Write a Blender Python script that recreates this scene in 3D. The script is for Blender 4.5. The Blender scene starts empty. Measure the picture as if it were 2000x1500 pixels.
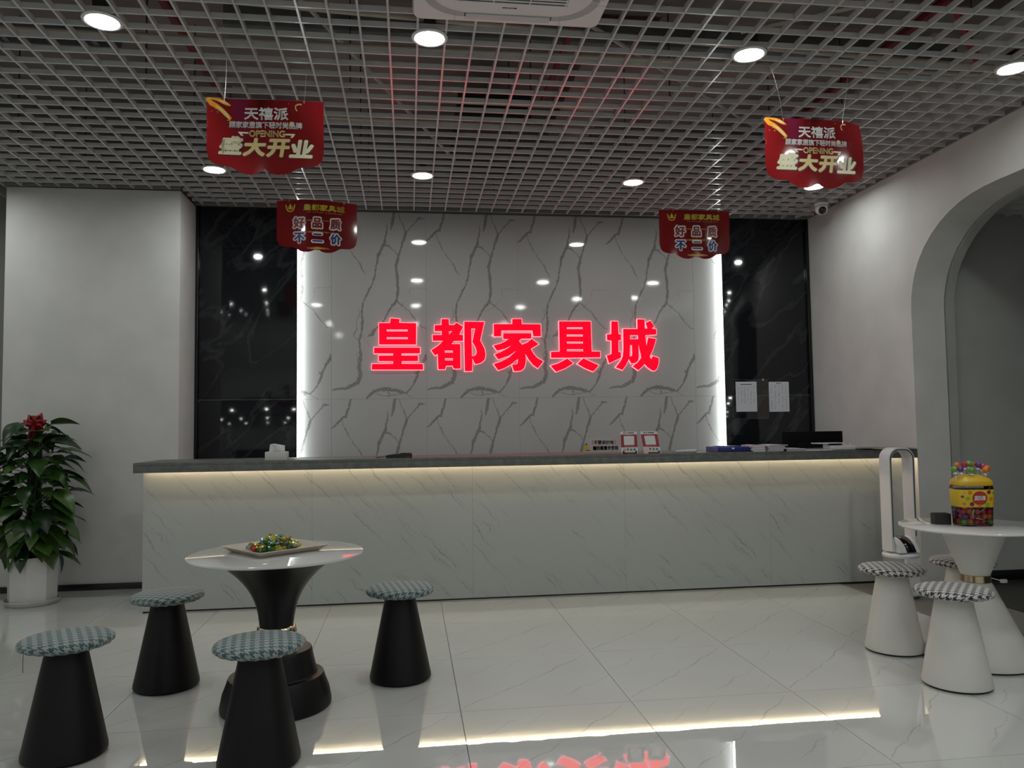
import bpy, bmesh, math, random
import numpy as np
from math import sin, cos, pi, radians, sqrt, atan2
from mathutils import Vector, Matrix

random.seed(7)
rng = np.random.RandomState(7)
S = bpy.context.scene
COL = S.collection

# ------------------------------------------------------------------ camera
cam_d = bpy.data.cameras.new('camera')
cam_d.sensor_fit = 'HORIZONTAL'
cam_d.sensor_width = 36.0
cam_d.lens = 36.0 * 1522.0 / 2000.0
cam_d.clip_start = 0.05
cam = bpy.data.objects.new('camera', cam_d)
COL.objects.link(cam)
PITCH, YAW, ROLL = radians(3.158), radians(7.526), radians(-0.776)
Fv = Vector((sin(YAW) * cos(PITCH), cos(YAW) * cos(PITCH), sin(PITCH)))
R0 = Vector((cos(YAW), -sin(YAW), 0))
U0 = R0.cross(Fv)
Rv = cos(ROLL) * R0 + sin(ROLL) * U0
Uv = -sin(ROLL) * R0 + cos(ROLL) * U0
mw = Matrix((Rv, Uv, -Fv)).transposed().to_4x4()
mw.translation = Vector((0, 0, 1.295))
cam.matrix_world = mw
S.camera = cam

# ------------------------------------------------------------------ world, view
w = bpy.data.worlds.new('world')
S.world = w
w.use_nodes = True
w.node_tree.nodes['Background'].inputs[0].default_value = (0.5, 0.55, 0.6, 1)
w.node_tree.nodes['Background'].inputs[1].default_value = 0.02
vs = S.view_settings
vs.view_transform = 'Standard'
vs.look = 'None'
vs.gamma = 1
vs.use_curve_mapping = False
vs.exposure = 0.0
LAMP = 108.0          # radiance of the downlight lenses
SIGN = 2.0           # radiance of the red letters
WALL_LED = 18.0
DESK_LED = 32.0

# ------------------------------------------------------------------ materials
MATS = {}
def mat(name, col=(.5, .5, .5), rough=.5, metal=0.0, emit=None, estr=0.0, spec=.5, coat=0.0, sheen=0.0, alpha=None):
    if name in MATS:
        return MATS[name]
    m = bpy.data.materials.new(name)
    m.use_nodes = True
    b = m.node_tree.nodes['Principled BSDF']
    b.inputs['Base Color'].default_value = (*col, 1)
    b.inputs['Roughness'].default_value = rough
    b.inputs['Metallic'].default_value = metal
    b.inputs['Specular IOR Level'].default_value = spec
    b.inputs['Coat Weight'].default_value = coat
    b.inputs['Coat Roughness'].default_value = .01
    b.inputs['Sheen Weight'].default_value = sheen
    if emit:
        b.inputs['Emission Color'].default_value = (*emit, 1)
        b.inputs['Emission Strength'].default_value = estr
    MATS[name] = m
    return m

def nodes(m):
    return m.node_tree.nodes, m.node_tree.links, m.node_tree.nodes['Principled BSDF']

def grain(m, c1, c2, scale=40.0, detail=4.0, lo=.35, hi=.65, bump=0.0, bscale=200.0, coords='Object', stretch=None):
    """mottle the base colour between c1 and c2, with optional fine relief"""
    n, l, b = nodes(m)
    tc = n.new('ShaderNodeTexCoord')
    src = tc.outputs[coords]
    if stretch:
        mp = n.new('ShaderNodeMapping')
        mp.inputs['Scale'].default_value = stretch
        l.new(src, mp.inputs['Vector'])
        src = mp.outputs['Vector']
    t = n.new('ShaderNodeTexNoise')
    t.inputs['Scale'].default_value = scale
    t.inputs['Detail'].default_value = detail
    l.new(src, t.inputs['Vector'])
    r = n.new('ShaderNodeValToRGB')
    r.color_ramp.elements[0].position = lo
    r.color_ramp.elements[1].position = hi
    r.color_ramp.elements[0].color = (*c1, 1)
    r.color_ramp.elements[1].color = (*c2, 1)
    l.new(t.outputs['Fac'], r.inputs['Fac'])
    l.new(r.outputs['Color'], b.inputs['Base Color'])
    if bump:
        t2 = n.new('ShaderNodeTexNoise')
        t2.inputs['Scale'].default_value = bscale
        l.new(tc.outputs['Object'], t2.inputs['Vector'])
        bp = n.new('ShaderNodeBump')
        bp.inputs['Strength'].default_value = 1.0
        bp.inputs['Distance'].default_value = bump
        l.new(t2.outputs['Fac'], bp.inputs['Height'])
        l.new(bp.outputs['Normal'], b.inputs['Normal'])
    return m

def attr_mat(name, rough, ripple=0.0, rscale=6.0, spec=.5, coat=0.0):
    """colour printed on the mesh (marble veining), polished"""
    m = mat(name, (.5, .5, .5), rough, spec=spec, coat=coat)
    n, l, b = nodes(m)
    a = n.new('ShaderNodeVertexColor')
    a.layer_name = 'print'
    l.new(a.outputs['Color'], b.inputs['Base Color'])
    if ripple:
        tc = n.new('ShaderNodeTexCoord')
        oi = n.new('ShaderNodeObjectInfo')
        add = n.new('ShaderNodeVectorMath')
        add.operation = 'ADD'
        l.new(tc.outputs['Object'], add.inputs[0])
        l.new(oi.outputs['Location'], add.inputs[1])
        t = n.new('ShaderNodeTexNoise')
        t.inputs['Scale'].default_value = rscale
        t.inputs['Detail'].default_value = 2.0
        l.new(add.outputs[0], t.inputs['Vector'])
        bp = n.new('ShaderNodeBump')
        bp.inputs['Strength'].default_value = 1.0
        bp.inputs['Distance'].default_value = ripple
        l.new(t.outputs['Fac'], bp.inputs['Height'])
        l.new(bp.outputs['Normal'], b.inputs['Normal'])
    return m

def houndstooth(name, light, dark, period):
    m = mat(name, light, .75, sheen=.3)
    n, l, b = nodes(m)
    uv = n.new('ShaderNodeUVMap')
    sep = n.new('ShaderNodeSeparateXYZ')
    l.new(uv.outputs['UV'], sep.inputs[0])
    def math_(op, a, bb=None):
        k = n.new('ShaderNodeMath')
        k.operation = op
        for i, v in enumerate((a, bb)):
            if v is None:
                continue
            if isinstance(v, (int, float)):
                k.inputs[i].default_value = v
            else:
                l.new(v, k.inputs[i])
        return k.outputs[0]
    u = math_('DIVIDE', sep.outputs[0], period)
    v = math_('DIVIDE', sep.outputs[1], period)
    A = math_('LESS_THAN', math_('FRACT', u), .5)
    B = math_('LESS_THAN', math_('FRACT', v), .5)
    T = math_('LESS_THAN', math_('FRACT', math_('MULTIPLY', math_('ADD', u, v), 2.0)), .5)
    k = math_('ADD', math_('MULTIPLY', T, A), math_('MULTIPLY', math_('SUBTRACT', 1.0, T), B))
    mix = n.new('ShaderNodeMix')
    mix.data_type = 'RGBA'
    l.new(k, mix.inputs['Factor'])
    mix.inputs['A'].default_value = (*light, 1)
    mix.inputs['B'].default_value = (*dark, 1)
    l.new(mix.outputs['Result'], b.inputs['Base Color'])
    t2 = n.new('ShaderNodeTexNoise')
    t2.inputs['Scale'].default_value = 300
    bp = n.new('ShaderNodeBump')
    bp.inputs['Distance'].default_value = .0008
    l.new(t2.outputs['Fac'], bp.inputs['Height'])
    l.new(bp.outputs['Normal'], b.inputs['Normal'])
    return m

def clear_plastic(name, tint=(1, 1, 1), fac=.06):
    """thin clear plastic: mostly transmits, reflects by angle"""
    m = bpy.data.materials.new(name)
    m.use_nodes = True
    n, l = m.node_tree.nodes, m.node_tree.links
    n.clear()
    out = n.new('ShaderNodeOutputMaterial')
    tr = n.new('ShaderNodeBsdfTransparent')
    tr.inputs[0].default_value = (*tint, 1)
    gl = n.new('ShaderNodeBsdfGlossy')
    gl.inputs['Roughness'].default_value = .05
    fr = n.new('ShaderNodeFresnel')
    fr.inputs['IOR'].default_value = 1.45
    mx = n.new('ShaderNodeMixShader')
    l.new(fr.outputs[0], mx.inputs[0])
    l.new(tr.outputs[0], mx.inputs[1])
    l.new(gl.outputs[0], mx.inputs[2])
    l.new(mx.outputs[0], out.inputs[0])
    MATS[name] = m
    return m

wall_m = grain(mat('wall_paint', rough=.75), (.60, .60, .585), (.66, .655, .64), 3.0, 3.0, bump=.0004, bscale=260)
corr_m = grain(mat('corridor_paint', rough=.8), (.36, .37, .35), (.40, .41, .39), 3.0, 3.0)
lattice_m = mat('lattice_paint', (.55, .55, .55), .17, spec=.5)
slab_m = grain(mat('slab_concrete', rough=.9), (.20, .165, .16), (.30, .26, .25), 1.3, 5.0)
grout_m = mat('grout', (.16, .15, .14), .8)
floor_m = attr_mat('floor_marble', .012, ripple=.00022, rscale=6.5, spec=.6, coat=.9)
wallt_m = attr_mat('wall_marble', .05, ripple=.00025, rscale=3.0)
front_m = attr_mat('counter_marble', .16, spec=.4)
white_m = mat('white_plastic', (.72, .72, .72), .3)
offwhite_m = mat('table_white', (.66, .655, .62), .55)
black_m = mat('matt_black', (.0055, .0055, .0062), .42, spec=.3)
rubber_m = mat('black_rubber', (.01, .01, .01), .7)
gold_m = mat('gold_metal', (.62, .50, .32), .2, 1.0)
black_trim_m = mat('black_trim', (.006, .006, .007), .25)
chrome_m = mat('steel', (.6, .6, .6), .25, 1.0)
dark_m = mat('dark_metal', (.03, .03, .03), .5)
duct_m = grain(mat('duct_metal', rough=.5), (.10, .11, .11), (.15, .16, .16), 6.0)
pipe_m = mat('conduit_beige', (.52, .46, .38), .6)
redpipe_m = mat('red_pipe', (.16, .012, .015), .45)
lens_m = mat('lamp_lens', (.9, .9, .9), .4, emit=(.965, 1.0, .965), estr=LAMP)
led_m = mat('wall_led', (.9, .9, .9), .4, emit=(.93, 1.0, .97), estr=WALL_LED)
desk_led_m = mat('desk_led', (.9, .9, .9), .4, emit=(1.0, .77, .49), estr=DESK_LED)
sign_m = mat('sign_red', (.5, .0, .012), .7, spec=.15, emit=(1.0, .0, .0085), estr=SIGN)
halo_m = mat('sign_edge', (.6, .4, .4), .6, spec=.2, emit=(1.0, .32, .40), estr=1.25)
paper_m = mat('paper', (.62, .63, .68), .8)
ink_m = mat('ink', (.03, .03, .035), .8)
midink_m = mat('grey_print', (.30, .30, .33), .8)
quartz_m = grain(mat('quartz_grey', rough=.5), (.10, .107, .10), (.15, .155, .147), 26.0, 6.0, .42, .72)

# ------------------------------------------------------------------ builders
class MB:
    def __init__(s):
        s.v = []; s.f = []; s.mi = []
    def add(s, vs_, fs, mi=0):
        o = len(s.v)
        s.v += [tuple(p) for p in vs_]
        for q in fs:
            s.f.append(tuple(i + o for i in q)); s.mi.append(mi)
        return s
    def box(s, x0, x1, y0, y1, z0, z1, bev=0.0, mi=0, rot=None):
        if bev <= 0:
            P = [(x0, y0, z0), (x1, y0, z0), (x1, y1, z0), (x0, y1, z0), (x0, y0, z1), (x1, y0, z1), (x1, y1, z1), (x0, y1, z1)]
            Q = [(0, 3, 2, 1), (4, 5, 6, 7), (0, 1, 5, 4), (1, 2, 6, 5), (2, 3, 7, 6), (3, 0, 4, 7)]
        else:
            bm = bmesh.new()
            bmesh.ops.create_cube(bm, size=1)
            for v in bm.verts:
                v.co = Vector(((x0 + x1) / 2 + v.co.x * (x1 - x0), (y0 + y1) / 2 + v.co.y * (y1 - y0), (z0 + z1) / 2 + v.co.z * (z1 - z0)))
            bmesh.ops.bevel(bm, geom=bm.edges[:], offset=bev, segments=2, profile=.5, affect='EDGES')
            bm.verts.ensure_lookup_table()
            P = [v.co.copy() for v in bm.verts]
            Q = [[v.index for v in f.verts] for f in bm.faces]
            bm.free()
        if rot:
            P = [rot @ Vector(p) for p in P]
        return s.add(P, Q, mi)
    def lathe(s, prof, n=40, c=(0, 0, 0), mi=0, cap0=True, cap1=True, fx=None):
        """prof: list of (r, z)"""
        P = []
        for r, z in prof:
            for k in range(n):
                a = 2 * pi * k / n
                x, y = (cos(a) * r, sin(a) * r) if fx is None else fx(a, r)
                P.append((c[0] + x, c[1] + y, c[2] + z))
        Q = []
        for i in range(len(prof) - 1):
            for k in range(n):
                k2 = (k + 1) % n
                Q.append((i * n + k, i * n + k2, (i + 1) * n + k2, (i + 1) * n + k))
        if cap0: Q.append(tuple(reversed(range(n))))
        if cap1: Q.append(tuple(range((len(prof) - 1) * n, len(prof) * n)))
        return s.add(P, Q, mi)
    def tube(s, pts, r, n=8, mi=0, r1=None):
        pts = [Vector(p) for p in pts]
        P = []
        up = Vector((0, 0, 1))
        m_ = len(pts)
        for i, p in enumerate(pts):
            d = (pts[min(i + 1, m_ - 1)] - pts[max(i - 1, 0)]).normalized()
            a = up if abs(d.dot(up)) < .95 else Vector((1, 0, 0))
            e1 = d.cross(a).normalized(); e2 = e1.cross(d)
            rr = r if r1 is None else r + (r1 - r) * i / (m_ - 1)
            for k in range(n):
                t = 2 * pi * k / n
                P.append(p + rr * (cos(t) * e1 + sin(t) * e2))
        Q = []
        for i in range(m_ - 1):
            for k in range(n):
                k2 = (k + 1) % n
                Q.append((i * n + k, i * n + k2, (i + 1) * n + k2, (i + 1) * n + k))
        Q.append(tuple(reversed(range(n)))); Q.append(tuple(range((m_ - 1) * n, m_ * n)))
        return s.add(P, Q, mi)
    def prism(s, poly, f0, f1, mi=0):
        """poly: list of 2D points; f0/f1 map (a,b) to 3D for the two ends"""
        n = len(poly)
        P = [f0(*p) for p in poly] + [f1(*p) for p in poly]
        Q = [tuple(reversed(range(n))), tuple(range(n, 2 * n))]
        for k in range(n):
            k2 = (k + 1) % n
            Q.append((k, k2, n + k2, n + k))
        return s.add(P, Q, mi)
    def mesh(s, name, mats, smooth=35):
        me = bpy.data.meshes.new(name)
        me.from_pydata([tuple(p) for p in s.v], [], s.f)
        if not isinstance(mats, (list, tuple)): mats = [mats]
        for m in mats: me.materials.append(m)
        if len(mats) > 1:
            me.polygons.foreach_set('material_index', s.mi)
        if smooth:
            me.polygons.foreach_set('use_smooth', [True] * len(me.polygons))
            me.set_sharp_from_angle(angle=radians(smooth))
        bm = bmesh.new(); bm.from_mesh(me)
        bmesh.ops.recalc_face_normals(bm, faces=bm.faces)
        bm.to_mesh(me); bm.free()
        me.update()
        return me
    def build(s, name, mats, parent=None, smooth=35):
        return link(name, s.mesh(name, mats, smooth), parent)

def link(name, me, parent=None, loc=None):
    o = bpy.data.objects.new(name, me)
    COL.objects.link(o)
    if parent is not None: o.parent = parent
    if loc is not None: o.location = loc
    return o

def tag(o, label=None, cat=None, group=None, kind=None):
    if label: o['label'] = label
    if cat: o['category'] = cat
    if group: o['group'] = group
    if kind: o['kind'] = kind
    return o

def thing(name, label, cat, loc=(0, 0, 0), rz=0.0, group=None):
    o = bpy.data.objects.new(name, None)
    COL.objects.link(o)
    o.empty_display_size = .05
    o.location = loc
    o.rotation_euler = (0, 0, rz)
    return tag(o, label, cat, group)

def copy_tree(root, loc, rz=0.0, label=None, group=None):
    r = root.copy(); COL.objects.link(r)
    r.location = loc; r.rotation_euler = (0, 0, rz)
    if label: r['label'] = label
    if group: r['group'] = group
    for ch in list(root.children):
        c = ch.copy(); COL.objects.link(c); c.parent = r
        for g in list(ch.children):
            d = g.copy(); COL.objects.link(d); d.parent = c
    return r

def struct(name, mb, m, parent=None, smooth=35):
    o = mb.build(name, m, parent, smooth)
    if parent is None: o['kind'] = 'structure'
    return o

def fill2d(loops, extrude=0.0, offset=0.0):
    """flat outline(s) with holes -> (verts, faces) in the XY plane, extruded along Z by +-extrude"""
    c = bpy.data.curves.new('outline', 'CURVE')
    c.dimensions = '2D'; c.fill_mode = 'BOTH'
    c.extrude = extrude; c.offset = offset
    for lp in loops:
        sp = c.splines.new('POLY')
        sp.points.add(len(lp) - 1)
        for p, q in zip(sp.points, lp): p.co = (q[0], q[1], 0, 1)
        sp.use_cyclic_u = True
    o = bpy.data.objects.new('outline', c)
    COL.objects.link(o)
    dg = bpy.context.evaluated_depsgraph_get()
    me = bpy.data.meshes.new_from_object(o.evaluated_get(dg))
    V = [v.co.copy() for v in me.vertices]; F = [tuple(p.vertices) for p in me.polygons]
    bpy.data.objects.remove(o); bpy.data.curves.remove(c); bpy.data.meshes.remove(me)
    return V, F

_TXT = {}
def text2d(s, bold=0.0):
    """string -> (verts, faces) with unit-size lettering, x from 0, width known"""
    key = (s, bold)
    if key in _TXT: return _TXT[key]
    c = bpy.data.curves.new('lettering', 'FONT')
    c.body = s; c.size = 1.0; c.offset = bold; c.resolution_u = 3
    o = bpy.data.objects.new('lettering', c)
    COL.objects.link(o)
    dg = bpy.context.evaluated_depsgraph_get()
    me = bpy.data.meshes.new_from_object(o.evaluated_get(dg))
    V = [(v.co.x, v.co.y) for v in me.vertices]; F = [tuple(p.vertices) for p in me.polygons]
    bpy.data.objects.remove(o); bpy.data.curves.remove(c); bpy.data.meshes.remove(me)
    xs = [p[0] for p in V]; ys = [p[1] for p in V]
    x0, x1, y0, y1 = min(xs), max(xs), min(ys), max(ys)
    V = [((p[0] - x0) / (x1 - x0), (p[1] - y0) / (y1 - y0)) for p in V]
    _TXT[key] = (V, F)
    return V, F

def densify(V, F, maxlen):
    """split long edges so flat print can follow a curled sheet"""
    bm = bmesh.new()
    vs_ = [bm.verts.new((p[0], p[1], 0)) for p in V]
    for q in F:
        try: bm.faces.new([vs_[i] for i in q])
        except ValueError: pass
    bmesh.ops.triangulate(bm, faces=bm.faces[:])
    for _ in range(4):
        es = [e for e in bm.edges if e.calc_length() > maxlen]
        if not es: break
        bmesh.ops.subdivide_edges(bm, edges=es, cuts=1, use_grid_fill=False)
        bmesh.ops.triangulate(bm, faces=[f_ for f_ in bm.faces if len(f_.verts) > 3])
    bm.verts.ensure_lookup_table(); bm.verts.index_update()
    V2 = [(v.co.x, v.co.y) for v in bm.verts]; F2 = [tuple(v.index for v in f_.verts) for f_ in bm.faces]
    bm.free()
    return V2, F2

_DTXT = {}
def lettering(mb, s, W, H, f, bold=0.0, maxlen=.25, shear=0.0):
    """s fills a box of width W and height H (any unit); f maps (0..1, 0..1) of the box to space; bold: stroke growth in units of H"""
    key = (s, maxlen)
    if key not in _DTXT: _DTXT[key] = densify(*text2d(s, 0.0), maxlen)
    V, F = _DTXT[key]
    r = bold * H
    rings = [(0, 0)] if bold <= 0 else [(0, 0)] + [(r * cos(k * pi / 4 + .39), r * sin(k * pi / 4 + .39)) for k in range(8)]
    if bold > .06: rings += [(r * .55 * cos(k * pi / 3), r * .55 * sin(k * pi / 3)) for k in range(6)]
    for dx, dy in rings:
        P = []
        for a, b in V:
            x = (a * (W - 2 * r) + r + dx) / W; y = (b * (H - 2 * r) + r + dy) / H
            P.append(f(x + shear * (y - .5) * H / W, y))
        mb.add(P, F)

def text_into(mb, s, x0, x1, y0, y1, f, bold=0.0, shear=0.0):
    lettering(mb, s, x1 - x0, y1 - y0, lambda a, b: f(x0 + a * (x1 - x0), y0 + b * (y1 - y0)), bold, 9.0, shear)

def rim(mb, lp, d, f, z0, z1):
    """band of width d around a closed outline (outside for outer loops, inside for holes) with a side wall z0..z1"""
    n = len(lp)
    area = sum(lp[k][0] * lp[(k + 1) % n][1] - lp[(k + 1) % n][0] * lp[k][1] for k in range(n))
    sg = 1 if area > 0 else -1
    out = []
    for k in range(n):
        p0 = Vector(lp[k - 1]); p = Vector(lp[k]); q = Vector(lp[(k + 1) % n])
        a = (p - p0).normalized(); b = (q - p).normalized()
        na = Vector((a.y, -a.x)) * sg; nb = Vector((b.y, -b.x)) * sg
        m = na + nb
        m = m / max(.35, m.dot(na)) if m.length > 1e-6 else na
        if m.length > 2: m = m.normalized() * 2
        out.append(p + m * d)
    P = [f(p[0], p[1], z1) for p in lp] + [f(p.x, p.y, z1) for p in out] + [f(p.x, p.y, z0) for p in out]
    F = []
    for k in range(n):
        k2 = (k + 1) % n
        F += [(k, k2, n + k2, n + k), (n + k, n + k2, 2 * n + k2, 2 * n + k)]
    mb.add(P, F)

# ------------------------------------------------------------------ veined stone sheets
def seg_field(X, Y, pts):
    """pts: [(x, y, halfwidth), ...] -> coverage 0..1"""
    cov = np.zeros_like(X)
    for (ax, ay, aw), (bx, by, bw) in zip(pts[:-1], pts[1:]):
        m = max(aw, bw) * 2 + .01
        sel = (X > min(ax, bx) - m) & (X < max(ax, bx) + m) & (Y > min(ay, by) - m) & (Y < max(ay, by) + m)
        if not sel.any(): continue
        x = X[sel]; y = Y[sel]
        dx, dy = bx - ax, by - ay
        L2 = dx * dx + dy * dy + 1e-12
        t = np.clip(((x - ax) * dx + (y - ay) * dy) / L2, 0, 1)
        d = np.hypot(x - ax - t * dx, y - ay - t * dy)
        hw = aw + (bw - aw) * t
        c = np.clip((hw * 1.5 + .0012 - d) / (hw * .5 + .0012), 0, 1)
        cov[sel] = np.maximum(cov[sel], c)
    return cov

def jitter(X, Y, amp, f):
    a = np.sin(X * f + 1.3 * np.sin(Y * f * .7)) + .6 * np.sin(Y * f * 1.9 + 2 * np.sin(X * f * 1.3)) + .4 * np.sin((X + Y) * f * 3.7)
    b = np.sin(Y * f * 1.1 + 1.7 * np.sin(X * f * .8)) + .6 * np.sin(X * f * 2.1 + Y * f) + .4 * np.sin((X - Y) * f * 4.1)
    return X + amp * a * .5, Y + amp * b * .5

def sheet(name, w_, h_, res, strokes, base, vein, m, thick=.008, mottle=.03, jit=.004, x0=0.0, y0=0.0, axis='xz', jf=60.0, strength=1.0):
    """a stone slab w_ x h_ with veining printed on its front; origin at lower left of the front"""
    nx = max(2, int(round(w_ / res))); ny = max(2, int(round(h_ / res)))
    gx = np.linspace(0, w_, nx + 1); gy = np.linspace(0, h_, ny + 1)
    X, Y = np.meshgrid(gx, gy)
    JX, JY = jitter(X + x0, Y + y0, jit, jf)
    JX = JX - x0; JY = JY - y0
    cov = np.zeros_like(X)
    for st in strokes:
        k = st[0] if isinstance(st[0], float) else 1.0
        pts = st[1:] if isinstance(st[0], float) else st
        cov = np.maximum(cov, k * seg_field(JX, JY, pts))
    cov *= strength * (.82 + .18 * np.sin(X * 170 + 3 * np.sin(Y * 120)))
    tone = 1 + mottle * (np.sin(X * 5 + 2 * np.sin(Y * 4)) + .5 * np.sin(Y * 11 + X * 7))
    col = np.ones((ny + 1, nx + 1, 4), dtype=np.float32)
    for i in range(3):
        col[..., i] = (base[i] * tone) * (1 - cov) + vein[i] * cov
    V = np.zeros(((nx + 1) * (ny + 1), 3))
    if axis == 'xz':
        V[:, 0] = X.ravel(); V[:, 2] = Y.ravel()
    else:
        V[:, 0] = X.ravel(); V[:, 1] = Y.ravel()
    idx = np.arange((nx + 1) * (ny + 1)).reshape(ny + 1, nx + 1)
    q = np.stack([idx[:-1, :-1], idx[:-1, 1:], idx[1:, 1:], idx[1:, :-1]], -1).reshape(-1, 4)
    # skirt
    ring = list(idx[0, :]) + list(idx[1:, -1]) + list(idx[-1, -2::-1]) + list(idx[-2:0:-1, 0])
    nb = len(V)
    back = V[ring].copy()
    if axis == 'xz': back[:, 1] += thick
    else: back[:, 2] -= thick
    V = np.vstack([V, back])
    n = len(ring)
    sk = [(ring[k], nb + k, nb + (k + 1) % n, ring[(k + 1) % n]) for k in range(n)]
    me = bpy.data.meshes.new(name)
    me.from_pydata(V.tolist(), [], q.tolist() + [tuple(int(i) for i in t) for t in sk])
    ca = me.color_attributes.new('print', 'FLOAT_COLOR', 'POINT')
    full = np.concatenate([col.reshape(-1, 4), col.reshape(-1, 4)[ring]])
    ca.data.foreach_set('color', full.ravel().astype(np.float32))
    me.materials.append(m)
    me.update()
    return me

LETTERS = [[[[(-0.17,2.34),(-0.085,2.332),(-0.091,2.296),(0.07,2.293),(0.068,2.089),(-0.279,2.089),(-0.28,2.293),(-0.176,2.294)],[(-0.208,2.232),(-0.012,2.233),(-0.012,2.214),(-0.208,2.213)],[(-0.208,2.159),(-0.011,2.159),(-0.011,2.14),(-0.208,2.14)]],[[(-0.326,2.06),(0.104,2.06),(0.103,2.005),(-0.07,2.005),(-0.07,1.984),(0.084,1.984),(0.084,1.931),(-0.068,1.931),(-0.068,1.906),(0.13,1.905),(0.132,1.85),(-0.348,1.852),(-0.347,1.905),(-0.149,1.906),(-0.149,1.931),(-0.283,1.932),(-0.283,1.984),(-0.149,1.984),(-0.149,2.005),(-0.326,2.005)]]],[[[(0.31,2.334),(0.379,2.334),(0.381,2.277),(0.43,2.277),(0.451,2.301),(0.515,2.26),(0.478,2.185),(0.514,2.181),(0.513,2.124),(0.428,2.123),(0.403,2.094),(0.487,2.094),(0.487,1.858),(0.422,1.858),(0.411,1.888),(0.35,1.886),(0.339,1.852),(0.276,1.852),(0.271,2.0),(0.244,1.985),(0.21,2.034),(0.28,2.081),(0.323,2.126),(0.226,2.125),(0.224,2.181),(0.31,2.181),(0.311,2.219),(0.243,2.217),(0.244,2.274),(0.309,2.277)],[(0.38,2.217),(0.41,2.217),(0.382,2.185)],[(0.339,2.032),(0.415,2.032),(0.415,2.011),(0.339,2.011)],[(0.34,1.958),(0.414,1.958),(0.414,1.936),(0.34,1.937)]],[[(0.528,2.31),(0.72,2.308),(0.679,2.13),(0.721,2.045),(0.729,1.993),(0.72,1.946),(0.69,1.917),(0.647,1.902),(0.626,1.902),(0.602,1.957),(0.597,1.834),(0.529,1.834),(0.526,2.1)],[(0.593,2.243),(0.632,2.244),(0.603,2.115),(0.634,2.062),(0.645,2.019),(0.635,1.989),(0.614,1.979),(0.598,1.977)]]],[[[(0.992,2.337),(1.081,2.338),(1.085,2.288),(1.268,2.287),(1.27,2.17),(1.196,2.17),(1.188,2.226),(0.885,2.225),(0.88,2.169),(0.811,2.169),(0.811,2.287),(0.992,2.288)]],[[(0.902,2.199),(1.175,2.2),(1.174,2.148),(1.078,2.146),(1.054,2.124),(1.084,2.088),(1.134,2.109),(1.178,2.144),(1.247,2.094),(1.168,2.047),(1.194,2.001),(1.232,1.958),(1.29,1.926),(1.235,1.859),(1.192,1.889),(1.149,1.941),(1.115,2.001),(1.119,1.941),(1.114,1.898),(1.1,1.86),(1.074,1.838),(1.039,1.832),(1.001,1.832),(0.984,1.894),(1.032,1.901),(1.041,1.92),(1.041,1.95),(0.976,1.899),(0.906,1.86),(0.848,1.841),(0.806,1.901),(0.877,1.925),(0.959,1.967),(1.027,2.029),(0.951,1.98),(0.851,1.946),(0.816,1.995),(0.878,2.019),(0.943,2.053),(0.978,2.079),(0.917,2.049),(0.84,2.03),(0.806,2.079),(0.879,2.1),(0.923,2.122),(0.953,2.143),(0.901,2.145)]]],[[[(1.452,2.316),(1.766,2.317),(1.771,2.022),(1.855,2.022),(1.856,1.964),(1.367,1.96),(1.366,2.018),(1.453,2.021)],[(1.526,2.259),(1.685,2.26),(1.684,2.241),(1.525,2.241)],[(1.524,2.188),(1.685,2.188),(1.685,2.168),(1.524,2.168)],[(1.525,2.118),(1.686,2.118),(1.686,2.099),(1.525,2.099)],[(1.524,2.044),(1.686,2.044),(1.685,2.023),(1.524,2.024)]],[[(1.527,1.953),(1.585,1.906),(1.505,1.858),(1.415,1.824),(1.361,1.882),(1.436,1.906)]],[[(1.685,1.955),(1.839,1.885),(1.782,1.825),(1.703,1.857),(1.627,1.901)]]],[[[(1.975,2.318),(2.04,2.318),(2.044,2.193),(2.066,2.191),(2.067,2.136),(2.042,2.13),(2.04,2.018),(2.062,2.013),(2.063,1.961),(1.944,1.905),(1.921,1.981),(1.97,1.998),(1.973,2.129),(1.928,2.132),(1.927,2.188),(1.972,2.193)]],[[(2.092,2.244),(2.238,2.244),(2.238,2.341),(2.311,2.339),(2.311,2.249),(2.34,2.249),(2.323,2.304),(2.371,2.328),(2.409,2.269),(2.381,2.249),(2.428,2.242),(2.429,2.19),(2.314,2.183),(2.325,2.075),(2.345,2.158),(2.424,2.145),(2.397,2.057),(2.354,1.969),(2.371,1.943),(2.386,1.976),(2.446,1.956),(2.445,1.903),(2.428,1.855),(2.405,1.831),(2.378,1.833),(2.333,1.864),(2.302,1.899),(2.275,1.869),(2.236,1.836),(2.18,1.875),(2.231,1.912),(2.268,1.956),(2.266,1.987),(2.254,2.044),(2.242,2.101),(2.244,2.035),(2.244,1.969),(2.236,1.93),(2.208,1.908),(2.167,1.902),(2.142,1.948),(2.113,1.887),(2.076,1.839),(2.01,1.865),(2.065,1.935),(2.084,1.978),(2.091,2.057)],[(2.16,2.182),(2.241,2.183),(2.243,2.143),(2.159,2.143)],[(2.158,2.084),(2.178,2.084),(2.178,1.987),(2.169,1.974),(2.151,1.974)]]]]
# ================================================================== THE ROOM
ZC = 3.362            # underside of the lattice ceiling
PITCHG = 0.1478       # lattice cell
XR = 4.04             # right wall face
YB = 7.45             # white marble face

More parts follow.
